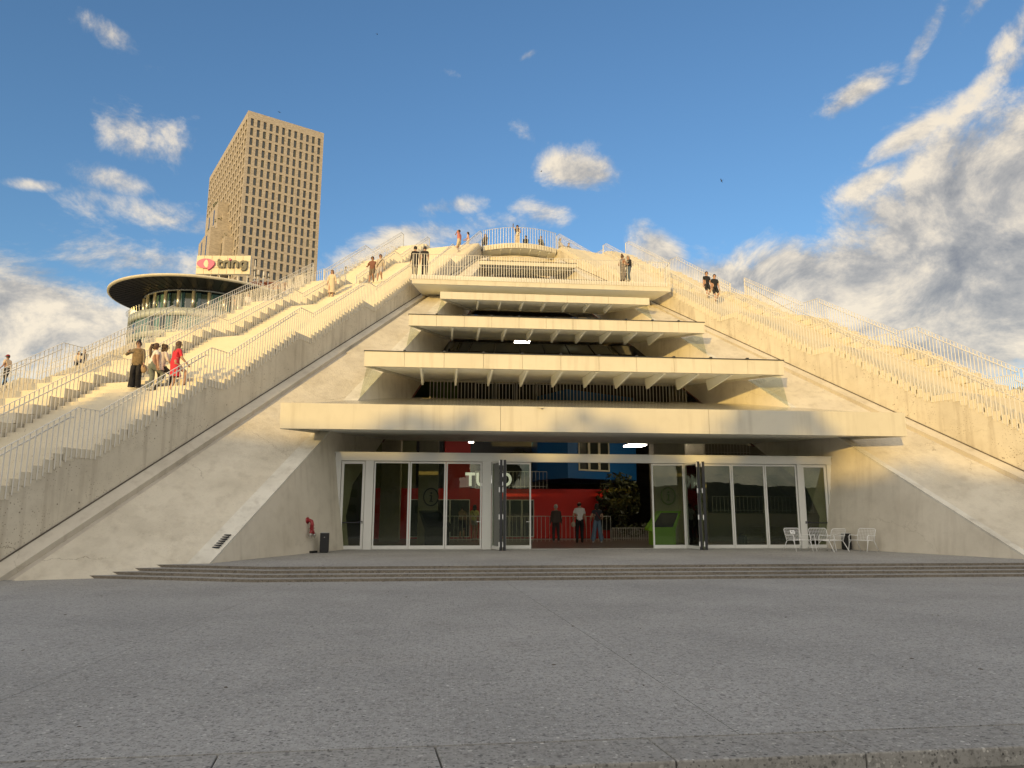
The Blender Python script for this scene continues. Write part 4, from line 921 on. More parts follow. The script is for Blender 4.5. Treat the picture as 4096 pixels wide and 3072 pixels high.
# ------------------------------------------------------------------ brick tower
def brick_mat(name, c1, c2, mortar):
    m, t, p = new_mat(name); K = t.links.new; co = mnode(t, 'ShaderNodeTexCoord')
    n = mnode(t, 'ShaderNodeTexNoise'); K(co.outputs['Object'], n.inputs['Vector']); n.inputs['Scale'].default_value = 2.2; n.inputs['Detail'].default_value = 6; n.inputs['Roughness'].default_value = .75
    mp = mnode(t, 'ShaderNodeMapping'); K(co.outputs['Object'], mp.inputs[0]); mp.inputs['Scale'].default_value = (.9, .9, 2.6)
    v = mnode(t, 'ShaderNodeTexVoronoi'); K(mp.outputs[0], v.inputs['Vector']); v.inputs['Scale'].default_value = 2.0
    s = mnode(t, 'ShaderNodeSeparateColor'); K(v.outputs['Color'], s.inputs[0]); a = mnode(t, 'ShaderNodeMath', operation='ADD'); K(n.outputs['Fac'], a.inputs[0]); mm = mnode(t, 'ShaderNodeMath', operation='MULTIPLY'); K(s.outputs[0], mm.inputs[0]); mm.inputs[1].default_value = .8; K(mm.outputs[0], a.inputs[1])
    r = mnode(t, 'ShaderNodeMapRange'); K(a.outputs[0], r.inputs[0]); r.inputs[1].default_value = .45; r.inputs[2].default_value = 1.25
    x = mnode(t, 'ShaderNodeMix', data_type='RGBA'); K(r.outputs[0], x.inputs['Factor']); x.inputs['A'].default_value = c1 + (1,); x.inputs['B'].default_value = c2 + (1,); K(x.outputs['Result'], p.inputs['Base Color']); p.inputs['Roughness'].default_value = .85
    return m
M['brick'] = brick_mat('tan_brick', (.33, .285, .235), (.48, .425, .35), (.3, .25, .2))
M['tglass'] = plain('tower_glass', (.030, .036, .034), .10, 0, .6, .11, spec=.8)
HT = 127.5; M['alum2'] = plain('roof_metal', (.4, .4, .38), .5)
tA, tB, tL = on_z(994, 441, HT), on_z(1296, 533, HT), on_z(848, 713, HT)
e1 = (tB - tA); e1.z = 0; W1 = e1.length; e1.normalize(); e2 = Vector((-e1.y, e1.x, 0)); W2 = (tL - tA).length
tower = empty('brick_tower', (tA.x, tA.y, 0), math.atan2(e1.y, e1.x), 'tall tan brick tower with a grid of narrow dark windows', 'building')
b = MB(); b.box(.45, W1 - .45, .45, W2 - .45, 0, HT - .8); b.build('core', M['brick'], tower)
P_ = 3.30; ROWS = 19; ZT = HT - .72 * P_; WH = .77 * P_
def facade(width, n, first, ww, axis):
    pitch = (width - 2 * first) / (n - 1); b = MB()
    def bx(u0, u1, z0, z1):
        if axis == 0: b.box(u0, u1, 0, .46, z0, z1)
        else: b.box(0, .46, u0, u1, z0, z1)
    bx(0 if axis == 0 else .47, width, ZT, HT)
    cs = [first + k * pitch for k in range(n)]
    for r in range(ROWS):
        zt = ZT - r * P_; bx(0 if axis == 0 else .47, width, zt - P_, zt - WH)
        ed = [0 if axis == 0 else .47] + [v for c in cs for v in (c - ww / 2, c + ww / 2)] + [width]
        for k in range(0, len(ed), 2): bx(ed[k], ed[k + 1], zt - WH, zt)
    bx(0 if axis == 0 else .47, width, 0, ZT - ROWS * P_)
    b.build('facade_grid', M['brick'], tower); return cs
cs1 = facade(W1, 12, 1.45, .95, 0)
pm = MB(); pm.box(-.47, .47, 0, .04, -WH, 0); pms = [pm.mesh('pane', m_) for m_ in (M['tglass'], M['tglass'], M['tglass'], plain('blind_behind_glass', (.10, .10, .075), .2, 0, .3, .2), plain('half_lit_glass', (.06, .065, .055), .12, 0, .4, .2), M['black'])]; rnd = random.Random(4)
for r in range(ROWS):
    for c in cs1: inst('pane', pms[0] if rnd.random() < .45 else rnd.choice(pms[:5] if rnd.random() < .97 else pms), tower, (c, .30 + rnd.uniform(-.05, .04), ZT - r * P_))
cs2 = facade(W2, 17, 1.9, 2.1, 1)
pm2 = MB(); pm2.box(0, .04, -1.04, 1.04, -WH, 0); pm2 = pm2.mesh('pane', M['tglass']); rest = MB(); k = 0
for r in range(ROWS):
    for i, c in enumerate(cs2):
        if i < 4 and k < 70: inst('pane', pm2, tower, (.30, c, ZT - r * P_)); k += 1
        else: rest.box(.30, .34, c - 1.04, c + 1.04, ZT - r * P_ - WH, ZT - r * P_)
tag(rest.build('panes', M['tglass'], tower), kind='stuff')
b = MB(); b.box(6, 12, 8, 20, HT - .8, HT + 1.2); b.box(14, 18, 24, 34, HT - .8, HT + .9); b.build('roof_plant', M['alum2'], tower)
# stepped planted terraces on its left flank
n2 = -e1.copy()
M['leaf'] = plain('tree_leaf', (.045, .075, .025), .6, 0, .5, 2)
for j, (xa, xb, ya, yb, d) in enumerate([(826, 868, 878, 960, 3.2), (866, 890, 894, 975, 1.6), (837, 866, 926, 966, 4.0), (860, 892, 962, 1010, 2.0), (795, 838, 978, 1100, 6.0), (862, 896, 992, 1100, 2.6)]):
    base = tA + n2 * d
    def hit(px, py):
        dd = ray(px, py); kk = n2.dot(base - CAM) / n2.dot(dd); P = CAM + dd * kk; q = P - tA; return q.dot(e2), P.z
    u1_, zt_ = hit(xa, ya); u0_, _zz = hit(xb, ya); _uu, zb2 = hit((xa + xb) / 2, yb)
    b = MB(); b.box(-d, .2, u0_, u1_, zb2, zt_); b.build('terrace', M['brick'], tower)
    for k in range(2):
        b = MB(); uu = u0_ + (u1_ - u0_) * (.3 + .4 * k); b.box(-d - .03, -d + .002, uu - .8, uu + .8, zb2 + .6, zt_ - 1.2); b.build('pane', M['tglass'], tower)
    lf = leaf_cloud(90, (-d * .6, u0_ + (u1_ - u0_) * .45, zt_ + 1.5), (d * .3 + .4, 1.6, 1.7), .34, 20 + j); lf.build('terrace_plant', M['leaf'], tower)

# ------------------------------------------------------------------ round office building with sign
ZR = 40.0; DR = 141.0; RR = 16.7; az = R(-18.3)
rc = Vector((CAM.x + DR * math.sin(az), DR * math.cos(az), 0))
M['bronze'] = plain('dark_bronze_soffit', (.055, .045, .036), .42, .3, .25, .8); M['alum'] = plain('pale_aluminium', (.50, .51, .47), .35, .6); M['teal'] = plain('teal_glass', (.10, .20, .19), .10, 0, .35, .3, spec=.9); M['tealdark'] = plain('dark_teal_glass', (.02, .035, .035), .10, 0, .3, .3, spec=.9); M['steelcol'] = plain('column_metal', (.56, .54, .46), .3, .7)
rb = empty('round_building', rc, 0, 'round glass office building with wide dark overhanging roof disc', 'building')
b = MB(); b.lathe([(10.4, 39.30), (16.4, 39.75)], 72); b.build('roof_soffit', M['bronze'], rb, True)
b = MB(); b.lathe([(16.4, 39.75), (16.75, 39.85), (16.75, 40.15), (16.2, 40.30), (0.1, 41.6)], 72); b.build('roof', M['fascia'], rb, True)
sm = MB()
for k in range(72):
    a = 2 * math.pi * k / 72; sm.tube([(10.6 * math.cos(a), 10.6 * math.sin(a), 39.27), (16.3 * math.cos(a), 16.3 * math.sin(a), 39.70)], .035, 4)
tag(sm.build('soffit_seams', M['black'], rb), kind='stuff')
b = MB(); b.lathe([(10.7, 39.05), (10.95, 39.05), (10.95, 39.33), (10.7, 39.33)], 72); b.build('soffit_ring', M['alum'], rb, True)
a_cam = math.atan2(CAM.y - rc.y, CAM.x - rc.x)
def ring_panes(r, z0, z1, n, span, mats, sep):
    for k in range(n):
        a = a_cam - span + 2 * span * k / n; a2 = a_cam - span + 2 * span * (k + 1 - sep) / n
        p = [Vector((r * math.cos(t), r * math.sin(t), z0)) for t in (a, a2)]; b = MB(); b.slab([p[0], p[1], p[1] + Vector((0, 0, z1 - z0)), p[0] + Vector((0, 0, z1 - z0))], Vector((math.cos(a), math.sin(a), 0)) * -.06); b.build('window', mats[(k * 7 + k // 3) % len(mats)], rb)
ring_panes(9.9, 35.6, 39.04, 26, 1.75, [M['teal'], M['tealdark'], M['teal']], .03)
for k in range(15):
    a = a_cam - 1.75 + 3.5 * (k + .5) / 15; b = MB(); b.tube([(10.75 * math.cos(a), 10.75 * math.sin(a), 35.5), (10.75 * math.cos(a), 10.75 * math.sin(a), 39.04)], .33, 14); b.build('column', M['steelcol'], rb, True)
b = MB(); b.lathe([(9.8, 35.4), (12.9, 35.4), (12.95, 35.45), (12.95, 34.2), (12.6, 34.1), (9.8, 34.1)], 72); b.build('balcony_band', plain('pale_green_band', (.46, .50, .46), .4), rb, True)
z = 34.1
for fl in range(9):
    ring_panes(12.5, z - 2.5, z - .01, 40, 1.8, [M['teal'], M['teal'], M['tealdark']], .04)
    b = MB(); b.lathe([(12.9, z - 2.51), (12.9, z - 3.4), (12.4, z - 3.4)], 72); b.build('spandrel_band', bpy.data.materials['pale_green_band'], rb, True); z -= 3.4
b = MB(); b.lathe([(9.7, 0), (9.7, 39.2)], 48); b.build('core', M['tealdark'], rb, True)
b = MB(); b.lathe([(12.3, 0), (12.3, 34.05)], 48); b.build('inner_wall', M['tealdark'], rb, True)
br = MB()                                       # balcony railing stubs
for k in range(56):
    a = a_cam - 2.0 + 4.0 * k / 56; ca, sa = math.cos(a), math.sin(a); br.tube([(12.9 * ca, 12.9 * sa, 35.4), (13.05 * ca, 13.05 * sa, 36.5)], .05, 4); br.tube([(12.9 * ca, 12.9 * sa, 36.0), (13.5 * ca, 13.5 * sa, 36.15)], .04, 4)
tag(br.build('railing_posts', M['alum'], rb), kind='stuff')
br = MB()
for k in range(44):
    a = a_cam - 1.9 + 3.8 * k / 44; ca, sa = math.cos(a), math.sin(a); br.tube([(13.0 * ca, 13.0 * sa, 4), (13.0 * ca, 13.0 * sa, 35.3)], .05, 4)
tag(br.build('mullions', M['alum'], rb), kind='stuff')
# rooftop sign
ZS = 49.0
sTL, sTR = on_z(788, 1021.7, ZS), on_z(1004, 1022.5, ZS); ux = (sTR - sTL); SWd = ux.length; ux.normalize()
d = ray(784, 1096); zbot = 1.68 + (sTL - CAM).xy.length * d.z / Vector((d.x, d.y)).length; SH = ZS - zbot
sign = empty('rooftop_sign', (sTL.x, sTL.y, zbot), math.atan2(ux.y, ux.x), 'cream rooftop billboard with pink bubble logo and grey word tring', 'sign')
M['signp'] = concrete('sign_panel', (.70, .62, .46), .15, .2, 0, rough=.5, bump=.02)
nx, nz = 7, 3
for i in range(nx):
    for j in range(nz): b = MB(); b.box(i * SWd / nx + .03, (i + 1) * SWd / nx - .03, 0, .3, j * SH / nz + .03, (j + 1) * SH / nz - .03); b.build('sign_panel', M['signp'], sign)
b = MB(); b.box(0, SWd, .12, .5, 0, SH); b.build('backing', M['fascia'], sign)
b = MB()
for i in range(6): b.tube([(SWd * (.08 + .17 * i), .8, -3.5), (SWd * (.08 + .17 * i), .6, SH * .9)], .09, 5)
b.build('support_post', M['rail'], sign)
SXY = lambda zx, zy: Vector(((zx - 150) / 1143 * SWd, 0, SH - (zy - 1080) / 455 * SH * 1.0))
M['pink'] = plain('sign_pink', (.62, .06, .20), .4, 0, .05, 1); M['sgrey'] = plain('sign_letter_grey', (.075, .075, .062), .45, 0, .1, 1)
def stroke(paths, name, mat, hw=24):
    b = MB(); r = hw / 1143 * SWd
    for pts in paths:
        q = [SXY(*p) for p in pts]
        for p, c in zip(q, q[1:]):
            t = (c - p).normalized(); n = Vector((-t.z, 0, t.x)) * r; b.slab([p - n + Vector((0, -.42, 0)), c - n + Vector((0, -.42, 0)), c + n + Vector((0, -.42, 0)), p + n + Vector((0, -.42, 0))], (0, .40, 0))
        for i, p in enumerate(q):
            b.slab([p + Vector((math.cos(a) * r, -.42 - .002 * (i % 3 + 1), math.sin(a) * r)) for a in [2 * math.pi * k / 14 for k in range(14)]], (0, .40, 0))
    b.build(name, mat, sign)
circ = lambda cx, cy, rx, ry, n=18, a0=0, a1=2 * math.pi: [(cx + rx * math.cos(a0 + (a1 - a0) * k / n), cy + ry * math.sin(a0 + (a1 - a0) * k / n)) for k in range(n + 1)]
stroke([[(636, 1205), (634, 1330), (655, 1368), (695, 1375)], [(634, 1242), (700, 1242)]], 'letter', M['sgrey'])
stroke([[(748, 1375), (748, 1275), (772, 1240), (815, 1238)]], 'letter', M['sgrey'])
stroke([[(858, 1240), (858, 1375)]], 'letter', M['sgrey'])
stroke([[(868, 1188), (869, 1189)]], 'letter_dot', M['pink'])
stroke([[(928, 1375), (928, 1262), (962, 1238), (1005, 1240), (1034, 1272), (1034, 1375)]], 'letter', M['sgrey'])
stroke([circ(1152, 1308, 52, 68), [(1212, 1245), (1212, 1395), (1188, 1432), (1140, 1440)]], 'letter', M['sgrey'])
def disc(pts, name, mat, y0, th):
    b = MB(); b.slab([SXY(*p) + Vector((0, y0, 0)) for p in pts], (0, th, 0)); b.build(name, mat, sign)
outl = circ(365, 1290, 185, 118, 28, .9, 2 * math.pi + .45)[:-1]
disc(outl + [(500, 1385), (418, 1455), (412, 1412)], 'logo_bubble', M['pink'], -.40, .38)
disc([(385, 1200), (412, 1235), (425, 1290), (420, 1350), (408, 1400), (370, 1385), (335, 1340), (325, 1295), (338, 1245), (360, 1215)], 'logo_opening', M['signp'], -.44, .03)
for px, y0, y1 in ((1016, 1130, 1040), (1052, 1130, 1087), (1072, 1130, 1095), (1030, 1130, 1080)):
    p = on_y(px, y0, 142); q = on_y(px + 2, y1, 142); o = empty('roof_mast', p, 0, 'thin white mast on the roof edge right of the sign, %s' % {1016: 'tallest', 1052: 'thick', 1072: 'rightmost', 1030: 'shortest'}[px], 'mast'); b = MB(); b.tube([(0, 0, -4), (0, 0, q.z - p.z)], .14 if px == 1052 else .08, 6); b.build('pole', M['rail'], o); b = MB(); b.box(-.35, .35, -.1, .1, (q.z - p.z) * .5, (q.z - p.z) * .5 + .3); b.build('bracket', M['dark'], o)
p = on_y(1075, 1145, 143); b = MB(); b.box(-3.4, 3.4, 0, 2, -8, .6); b.box(-3.6, 3.6, -.2, 2.2, .6, .85); o = b.build('brick_wall', plain('orange_brick', (.45, .16, .07), .8, 0, .2, 3)); o.location = p; tag(o, 'small orange brick wall top with white coping beside the round roof', 'wall')

# ------------------------------------------------------------------ trees
def crown_mesh(seed, rad, n, size, name):
    rnd = random.Random(seed); b = MB(); lobes = []
    for k in range(11): lobes.append((Vector((rnd.uniform(-.62, .62) * rad[0], rnd.uniform(-.62, .62) * rad[1], rnd.uniform(-.6, .66) * rad[2])), rnd.uniform(.34, .52)))
    for c, rr in lobes:
        for _ in range(n // len(lobes)):
            v = Vector((rnd.gauss(0, 1), rnd.gauss(0, 1), rnd.gauss(0, 1))).normalized() * (rnd.random() ** .45) * rr; p = c + Vector((v.x * rad[0], v.y * rad[1], v.z * rad[2])); s = size * rnd.uniform(.6, 1.3)
            d = Vector((rnd.uniform(-1, 1), rnd.uniform(-1, 1), rnd.uniform(-1, 1))).normalized(); w = d.cross(Vector((rnd.uniform(-1, 1), rnd.uniform(-1, 1), .3))).normalized()
            b.add([p - d * s, p + w * s * .6, p + d * s, p - w * s * .6], [(0, 1, 2, 3)])
    return b.mesh(name, M['leaf'])
M['bark'] = plain('bark', (.10, .075, .05), .9, 0, .3, 4, .5)
def trunk_mesh(h, seed):
    rnd = random.Random(seed); b = MB(); b.tube([(0, 0, 0), (.1, 0, h * .5), (0, .1, h), (.1, .1, h * 1.5)], [.42, .33, .26, .12], 8)
    for k in range(5):
        a = rnd.uniform(0, 6.28); b.tube([(0, 0, h * (.7 + .08 * k)), (math.cos(a) * 1.6, math.sin(a) * 1.6, h * (1.0 + .1 * k)), (math.cos(a) * 2.8, math.sin(a) * 2.8, h * (1.35 + .1 * k))], [.17, .11, .04], 6)
    return b.mesh('trunk', M['bark'])
CR = [crown_mesh(s, (4.8, 4.8, 5.2), 3300, .42, 'crown') for s in (1, 2, 3)]; TM = [trunk_mesh(5.0, s) for s in (1, 2)]
sdir = Vector((to_sun.x, to_sun.y, 0)).normalized(); sper = Vector((-sdir.y, sdir.x, 0)); fc = Vector((0, 24, 0)); rnd = random.Random(11)
for k in range(15):
    w = -52 + 7.4 * k; p = fc + sdir * (88 + rnd.uniform(-5, 5)) + sper * w; h = rnd.uniform(.98, 1.12) + (.03 if w > 0 else 0)
    t = empty('street_tree', (p.x, p.y, -.14), rnd.uniform(0, 6), 'leafy tree across the square behind the photographer, seen as reflection and shadow', 'tree', 'trees across the square'); t.scale = (1, 1, h)
    inst('trunk', TM[k % 2], t); inst('crown', CR[k % 3], t, (0, 0, 10.0), rnd.uniform(0, 6))
cb = fc + sdir * 122  # block added behind the trees to make their shade solid
apt = empty('shade_backing_block', (cb.x, cb.y, -.14), math.atan2(sper.y, sper.x), 'pale apartment block added behind the photographer for solid shade, mirrored in the door glass', 'building')
b = MB(); b.box(-62, 62, -6, 6, 0, 17.6); b.build('wall', plain('ochre_render', (.42, .35, .26), .8), apt)
b = MB(); b.box(-62.5, 62.5, -6.5, 6.5, 17.6, 18.1); b.build('roof', M['fascia'], apt)
wm = MB(); wm.box(-.8, .8, -.05, .05, 0, 1.6); wm = wm.mesh('window', M['win'])
for f in range(5):
    for k in range(24): inst('window', wm, apt, (-58 + 5 * k, 6.02, 1.4 + 3.3 * f)); 
hb = MB(); n = 40
for k in range(n):
    def hp(i): a = math.pi + math.pi * i / n; return Vector((900 * math.cos(a), 900 * math.sin(a), 0)), 34 + 14 * noise.noise((i * .35, 1, 0)) + 6 * noise.noise((i * 1.3, 4, 0))
    (p, h0), (q, h1) = hp(k), hp(k + 1); hb.add([p * .8, q * .8, q + Vector((0, 0, h1)), p + Vector((0, 0, h0)), q * 1.3, p * 1.3], [(0, 1, 2, 3), (3, 2, 4, 5)])
tag(hb.build('hills', M['hillm'], None, True), kind='structure')
p = on_y(4085, 1590, 82); t = empty('park_tree', (p.x, p.y, -.14), 0, 'green tree top showing behind the railing at the far right edge', 'tree'); hh = p.z
inst('trunk', TM[0], t, (0, 0, 0), 0, (1, 1, hh / 8.0)); inst('crown', CR[1], t, (0, 0, hh - 1.8), 0, (.75, .75, .75))

# ------------------------------------------------------------------ birds
def bird(px, py, y, rz, bank, label):
    p = on_y(px, py, y); root = empty('bird', p, rz, label, 'bird', 'small dark birds'); root.scale = (.5, .5, .5); root.rotation_euler = (R(bank), R(bank * .6), rz)
    b = MB(); b.tube([(-.13, 0, 0), (-.07, 0, 0), (0, 0, .01), (.08, 0, .015), (.12, 0, .01)], [.008, .03, .042, .03, .006], 6); b.add([(-.10, 0, 0), (-.24, .05, 0), (-.20, 0, 0), (-.24, -.05, 0)], [(0, 1, 2, 3)]); b.build('body', M['black'], root, True)
    for s in (-1, 1):
        b = MB(); b.slab([(.05, s * .03, .01), (.07, s * .17, .07), (-.06, s * .36, .05), (-.03, s * .16, .06), (-.06, s * .03, .01)], (0, 0, .006)); b.build('wing', M['black'], root)
bird(1508, 137, 45, .5, 50, 'tiny dark bird high in the sky above the tower, right'); bird(1117, 449, 60, 2, 20, 'tiny dark bird just above the tower roof'); bird(2165, 686, 50, .2, 10, 'tiny dark bird in front of the small white cloud'); bird(2886, 723, 40, 2.6, 30, 'dark bird gliding in the open blue sky right of centre')
p = on_y(2168, 1636, 24.6); bird(2168, 1635, 24.55, 1.2, 0, 'small dark bird perched on the lowest canopy edge')


# ------------------------------------------------------------------ people
_pc = {}
def cloth(c, rough=.8):
    k = tuple(c)
    if k not in _pc: _pc[k] = plain('cloth_%d' % len(_pc), c, rough, 0, .12, 9, .3, 30)
    return _pc[k]
SKIN = plain('skin', (.46, .27, .18), .55, 0, .08, 20); SKIN2 = plain('skin_tan', (.36, .20, .125), .55, 0, .08, 20)
HAIRD = plain('hair_dark', (.018, .013, .010), .5, 0, .3, 40); HAIRB = plain('hair_brown', (.085, .045, .022), .5, 0, .35, 40); HAIRG = plain('hair_grey', (.42, .38, .33), .6, 0, .2, 40); HAIRL = plain('hair_blond', (.42, .30, .15), .6, 0, .25, 40)
def ik(a, c, l1, l2, pole):
    d = c - a; L_ = min(d.length, (l1 + l2) * .999); c = a + d.normalized() * L_; x = (l1 * l1 - l2 * l2 + L_ * L_) / (2 * L_); h = math.sqrt(max(0, l1 * l1 - x * x)); dn = d.normalized(); pv = (pole - dn * pole.dot(dn)).normalized(); return a + dn * x + pv * h, c
def person(label, pos, face, H=1.74, top=(.5, .5, .5), bottom=(.02, .02, .025), shoe=(.03, .03, .03), skin=None, hair='short', hmat=None, sleeve=.5, shorts=1.0, feet=None, hands=None, lean=0.0, sit=0.0, legw=1.0, torso=1.0, dress=None, cap=None, glasses=False, bag=None, jacket=None, wide=None, headyaw=0.0, pattern=None, phone=None, strap=None, collar=False):
    """face: heading in degrees, 0 looks along +Y (away from the camera), 180 towards the camera"""
    k = H / 1.75; skin = skin or SKIN; hmat = hmat or HAIRD; V = Vector
    root = empty('person', pos, R(-face), label, 'person', 'people on and in the pyramid'); root.scale = (k, k, k)
    pz = .93 - sit; ln = V((0, math.sin(lean), math.cos(lean)))
    pel = V((0, 0, pz)); sp = pel + ln * .20; ch = pel + ln * .40; nk = pel + ln * .56; hb_ = nk + V((0, .015, .075)); hm = hb_ + V((0, .018, .085)); ht = hm + V((0, -.01, .085))
    feet = feet or [(-.09, .0, 0), (.09, .03, 0)]; hands = hands or [(-.27, .06, .80), (.27, .06, .80)]
    vs = [pel, sp, ch, nk, hb_, hm, ht]; rad = [(.168 * torso, .135 * torso), (.160 * torso, .125 * torso), (.185 * torso, .135 * torso), (.055, .055), (.070, .078), (.082, .098), (.05, .06)]; ed = [(0, 1), (1, 2), (2, 3), (3, 4), (4, 5), (5, 6)]; seg = []
    T, B_, S_, SH = 0, 1, 2, 3                         # slots: top, bottom, skin, shoes
    seg += [(pel - ln * .04, pel + ln * .03, B_, B_, .5), (pel + ln * .05, ch, T, T, .5), (ch, nk - ln * .03, T, T, .5), (nk, ht, S_, S_, .5)]
    def addv(p, r): vs.append(p); rad.append((r, r)); return len(vs) - 1
    handpos = []
    for i, s in enumerate((-1, 1)):
        sh = pel + ln * .475 + V((s * .175, 0, 0)); ht_ = V(hands[i]); ht_.z -= sit * (1 if sit and ht_.z > .6 else 0) ; el, wr = ik(sh, ht_, .29, .26, V((s * .35, -1, -.1)))
        a = addv(sh, .074); c = addv(sh.lerp(el, .5), .060 if sleeve > .3 else .050); d_ = addv(el, .052 if sleeve > 1 else .043); e_ = addv(el.lerp(wr, .45), .048 if sleeve > 1.4 else .039); f = addv(wr, .026); hd = (wr - el).normalized(); g = addv(wr + hd * .07, .030)
        ed.extend([(2, a), (a, c), (c, d_), (d_, e_), (e_, f), (f, g)]); seg.append((sh, el, T, S_ if sleeve < 1 else T, sleeve)); seg.append((el, wr, T if sleeve > 1 else S_, S_ if sleeve < 1.9 else T, max(0.0, sleeve - 1.0))); seg.append((wr, wr + hd * .12, S_, S_, .5)); handpos.append((wr, hd, s))
        hip = pel + V((s * .085, 0, -.02)); ank = V(feet[i]) + V((0, 0, .085)); kn, ank = ik(hip, ank, .425, .43, V((s * .08, 1, .05)))
        a = addv(hip, .112 * legw); c = addv(hip.lerp(kn, .5), .100 * legw if shorts > .5 else .085); d_ = addv(kn, .080 * legw if shorts >= 1 else .062); e_ = addv(kn.lerp(ank, .4), .076 * legw if shorts >= 1 else .060); f = addv(ank, .060 if shorts >= 1 else .042); t0 = addv(ank + V((0, .06, -.045)), .040); t1 = addv(ank + V((0, .15, -.058)), .030)
        ed.extend([(0, a), (a, c), (c, d_), (d_, e_), (e_, f), (f, t0), (t0, t1)]); seg.append((hip, kn, B_, S_ if shorts < 1 else B_, min(1, shorts))); seg.append((kn, ank, B_ if shorts >= 1 else S_, B_ if shorts >= 1 else S_, .5)); seg.append((ank + V((0, 0, -.03)), ank + V((0, .17, -.06)), SH, SH, .5))
    me = bpy.data.meshes.new('b'); me.from_pydata([tuple(v) for v in vs], ed, []); ob = bpy.data.objects.new('b', me); COL.objects.link(ob)
    sk = ob.modifiers.new('s', 'SKIN'); sk.use_smooth_shade = True; lay = me.skin_vertices[0].data if me.skin_vertices else None
    if lay is None:
        bm_ = bmesh.new(); bm_.from_mesh(me); bm_.verts.layers.skin.verify(); bm_.to_mesh(me); bm_.free(); lay = me.skin_vertices[0].data
    for i, r in enumerate(rad): lay[i].radius = r; lay[i].use_root = (i == 0)
    ss = ob.modifiers.new('u', 'SUBSURF'); ss.levels = 2; ss.render_levels = 2
    dg = bpy.context.evaluated_depsgraph_get(); bm2 = bpy.data.meshes.new_from_object(ob.evaluated_get(dg)); bpy.data.objects.remove(ob); bm2.name = 'body'
    bmx = bmesh.new(); bmx.from_mesh(bm2)
    # fingers and nose, rooted inside palm and face
    fb = MB()
    for wr, hd, s in handpos:
        side = hd.cross(V((0, 1, 0))); side = side.normalized() if side.length > .1 else V((1, 0, 0)); curl = side.cross(hd).normalized() * (-1 if side.cross(hd).y < 0 else 1); palm = wr + hd * .07
        for j, l in enumerate((.055, .07, .075, .066)):
            o_ = palm + curl * ((j - 1.5) * .017); fb.tube([o_, o_ + hd * l * .55 - side * .004, o_ + hd * l - side * s * .016], [.009, .008, .006], 5)
        fb.tube([wr + hd * .03 + curl * .02, wr + hd * .065 + curl * .05, wr + hd * .095 + curl * .055], [.011, .009, .007], 5)
    Rm = Matrix.Rotation(-headyaw, 3, 'Z')
    def hpnt(x, y, z): return hm + Rm @ V((x, y, z))
    fb.tube([hpnt(0, .085, .02), hpnt(0, .118, -.012), hpnt(0, .09, -.022)], [.006, .013, .010], 5)
    for s in (-1, 1): fb.ball(hpnt(s * .082, -.005, -.005), .022, 6, 5, (.4, .8, 1.2))
    nb = [bmx.verts.new(v) for v in fb.v]; nf = []
    for f in fb.f: nf.append(bmx.faces.new([nb[i] for i in f]))
    for f in bmx.faces: f.smooth = True
    fin = set(nf); fv = set(v for f in nf for v in f.verts)
    for v in bmx.verts:
        if v in fv or v.co.z > nk.z - .02: continue
        w_ = noise.noise(Vector((v.co.x * 16, v.co.y * 16, v.co.z * 9)) + Vector(pos)); v.co += v.normal * (w_ * .011)
    for f in bmx.faces:
        if f in fin: f.material_index = S_; continue
        c = f.calc_center_median(); best = 1e9; mi = 0
        for a, c2, m0, m1, cut in seg:
            ab = c2 - a; t = max(0, min(1, (c - a).dot(ab) / ab.length_squared)); dd = (c - a - ab * t).length
            if dd < best: best = dd; mi = m0 if t < cut else m1
        f.material_index = mi
    bm2.materials.clear(); tm = pattern or cloth(top)
    for m in (tm, cloth(bottom), skin, cloth(shoe, .5)): bm2.materials.append(m)
    bmx.to_mesh(bm2); bmx.free()
    inst('body', bm2, root)
    # eyes and mouth
    eb = MB()
    for s in (-1, 1): eb.ball(hpnt(s * .034, .088, .018), .011, 6, 5)
    eb.ball(hpnt(0, .089, -.048), .022, 6, 4, (1, .3, .25)); eb.build('face_features', plain('face_dark', (.10, .04, .035), .5) if 'face_dark' not in bpy.data.materials else bpy.data.materials['face_dark'], root, True)
    # hair
    if hair:
        hbm = MB(); seg_, rg = 14, 9; pts = []; fs = []
        for i in range(rg + 1):
            ph = math.pi * i / rg
            for j in range(seg_):
                th = 2 * math.pi * j / seg_; pts.append(V((.099 * math.sin(ph) * math.cos(th), .117 * math.sin(ph) * math.sin(th) - .012, .125 * math.cos(ph))))
        for i in range(rg):
            for j in range(seg_):
                q = (i * seg_ + j, (i + 1) * seg_ + j, (i + 1) * seg_ + (j + 1) % seg_, i * seg_ + (j + 1) % seg_); c = sum((pts[x] for x in q), V()) / 4
                if (c.y > .035 and c.z < .055) or (c.y > -.03 and c.z < -.02) or c.z < (-.09 if hair != 'short' else -.06): continue
                fs.append(q)
        wob = lambda p: p * (1 + .06 * noise.noise(p * 40))
        hbm.add([hpnt(*wob(p)) for p in pts], fs)
        if hair == 'bald': hbm.f = [f for f in hbm.f if all(hbm.v[i][2] < hm.z + .06 for i in f)]
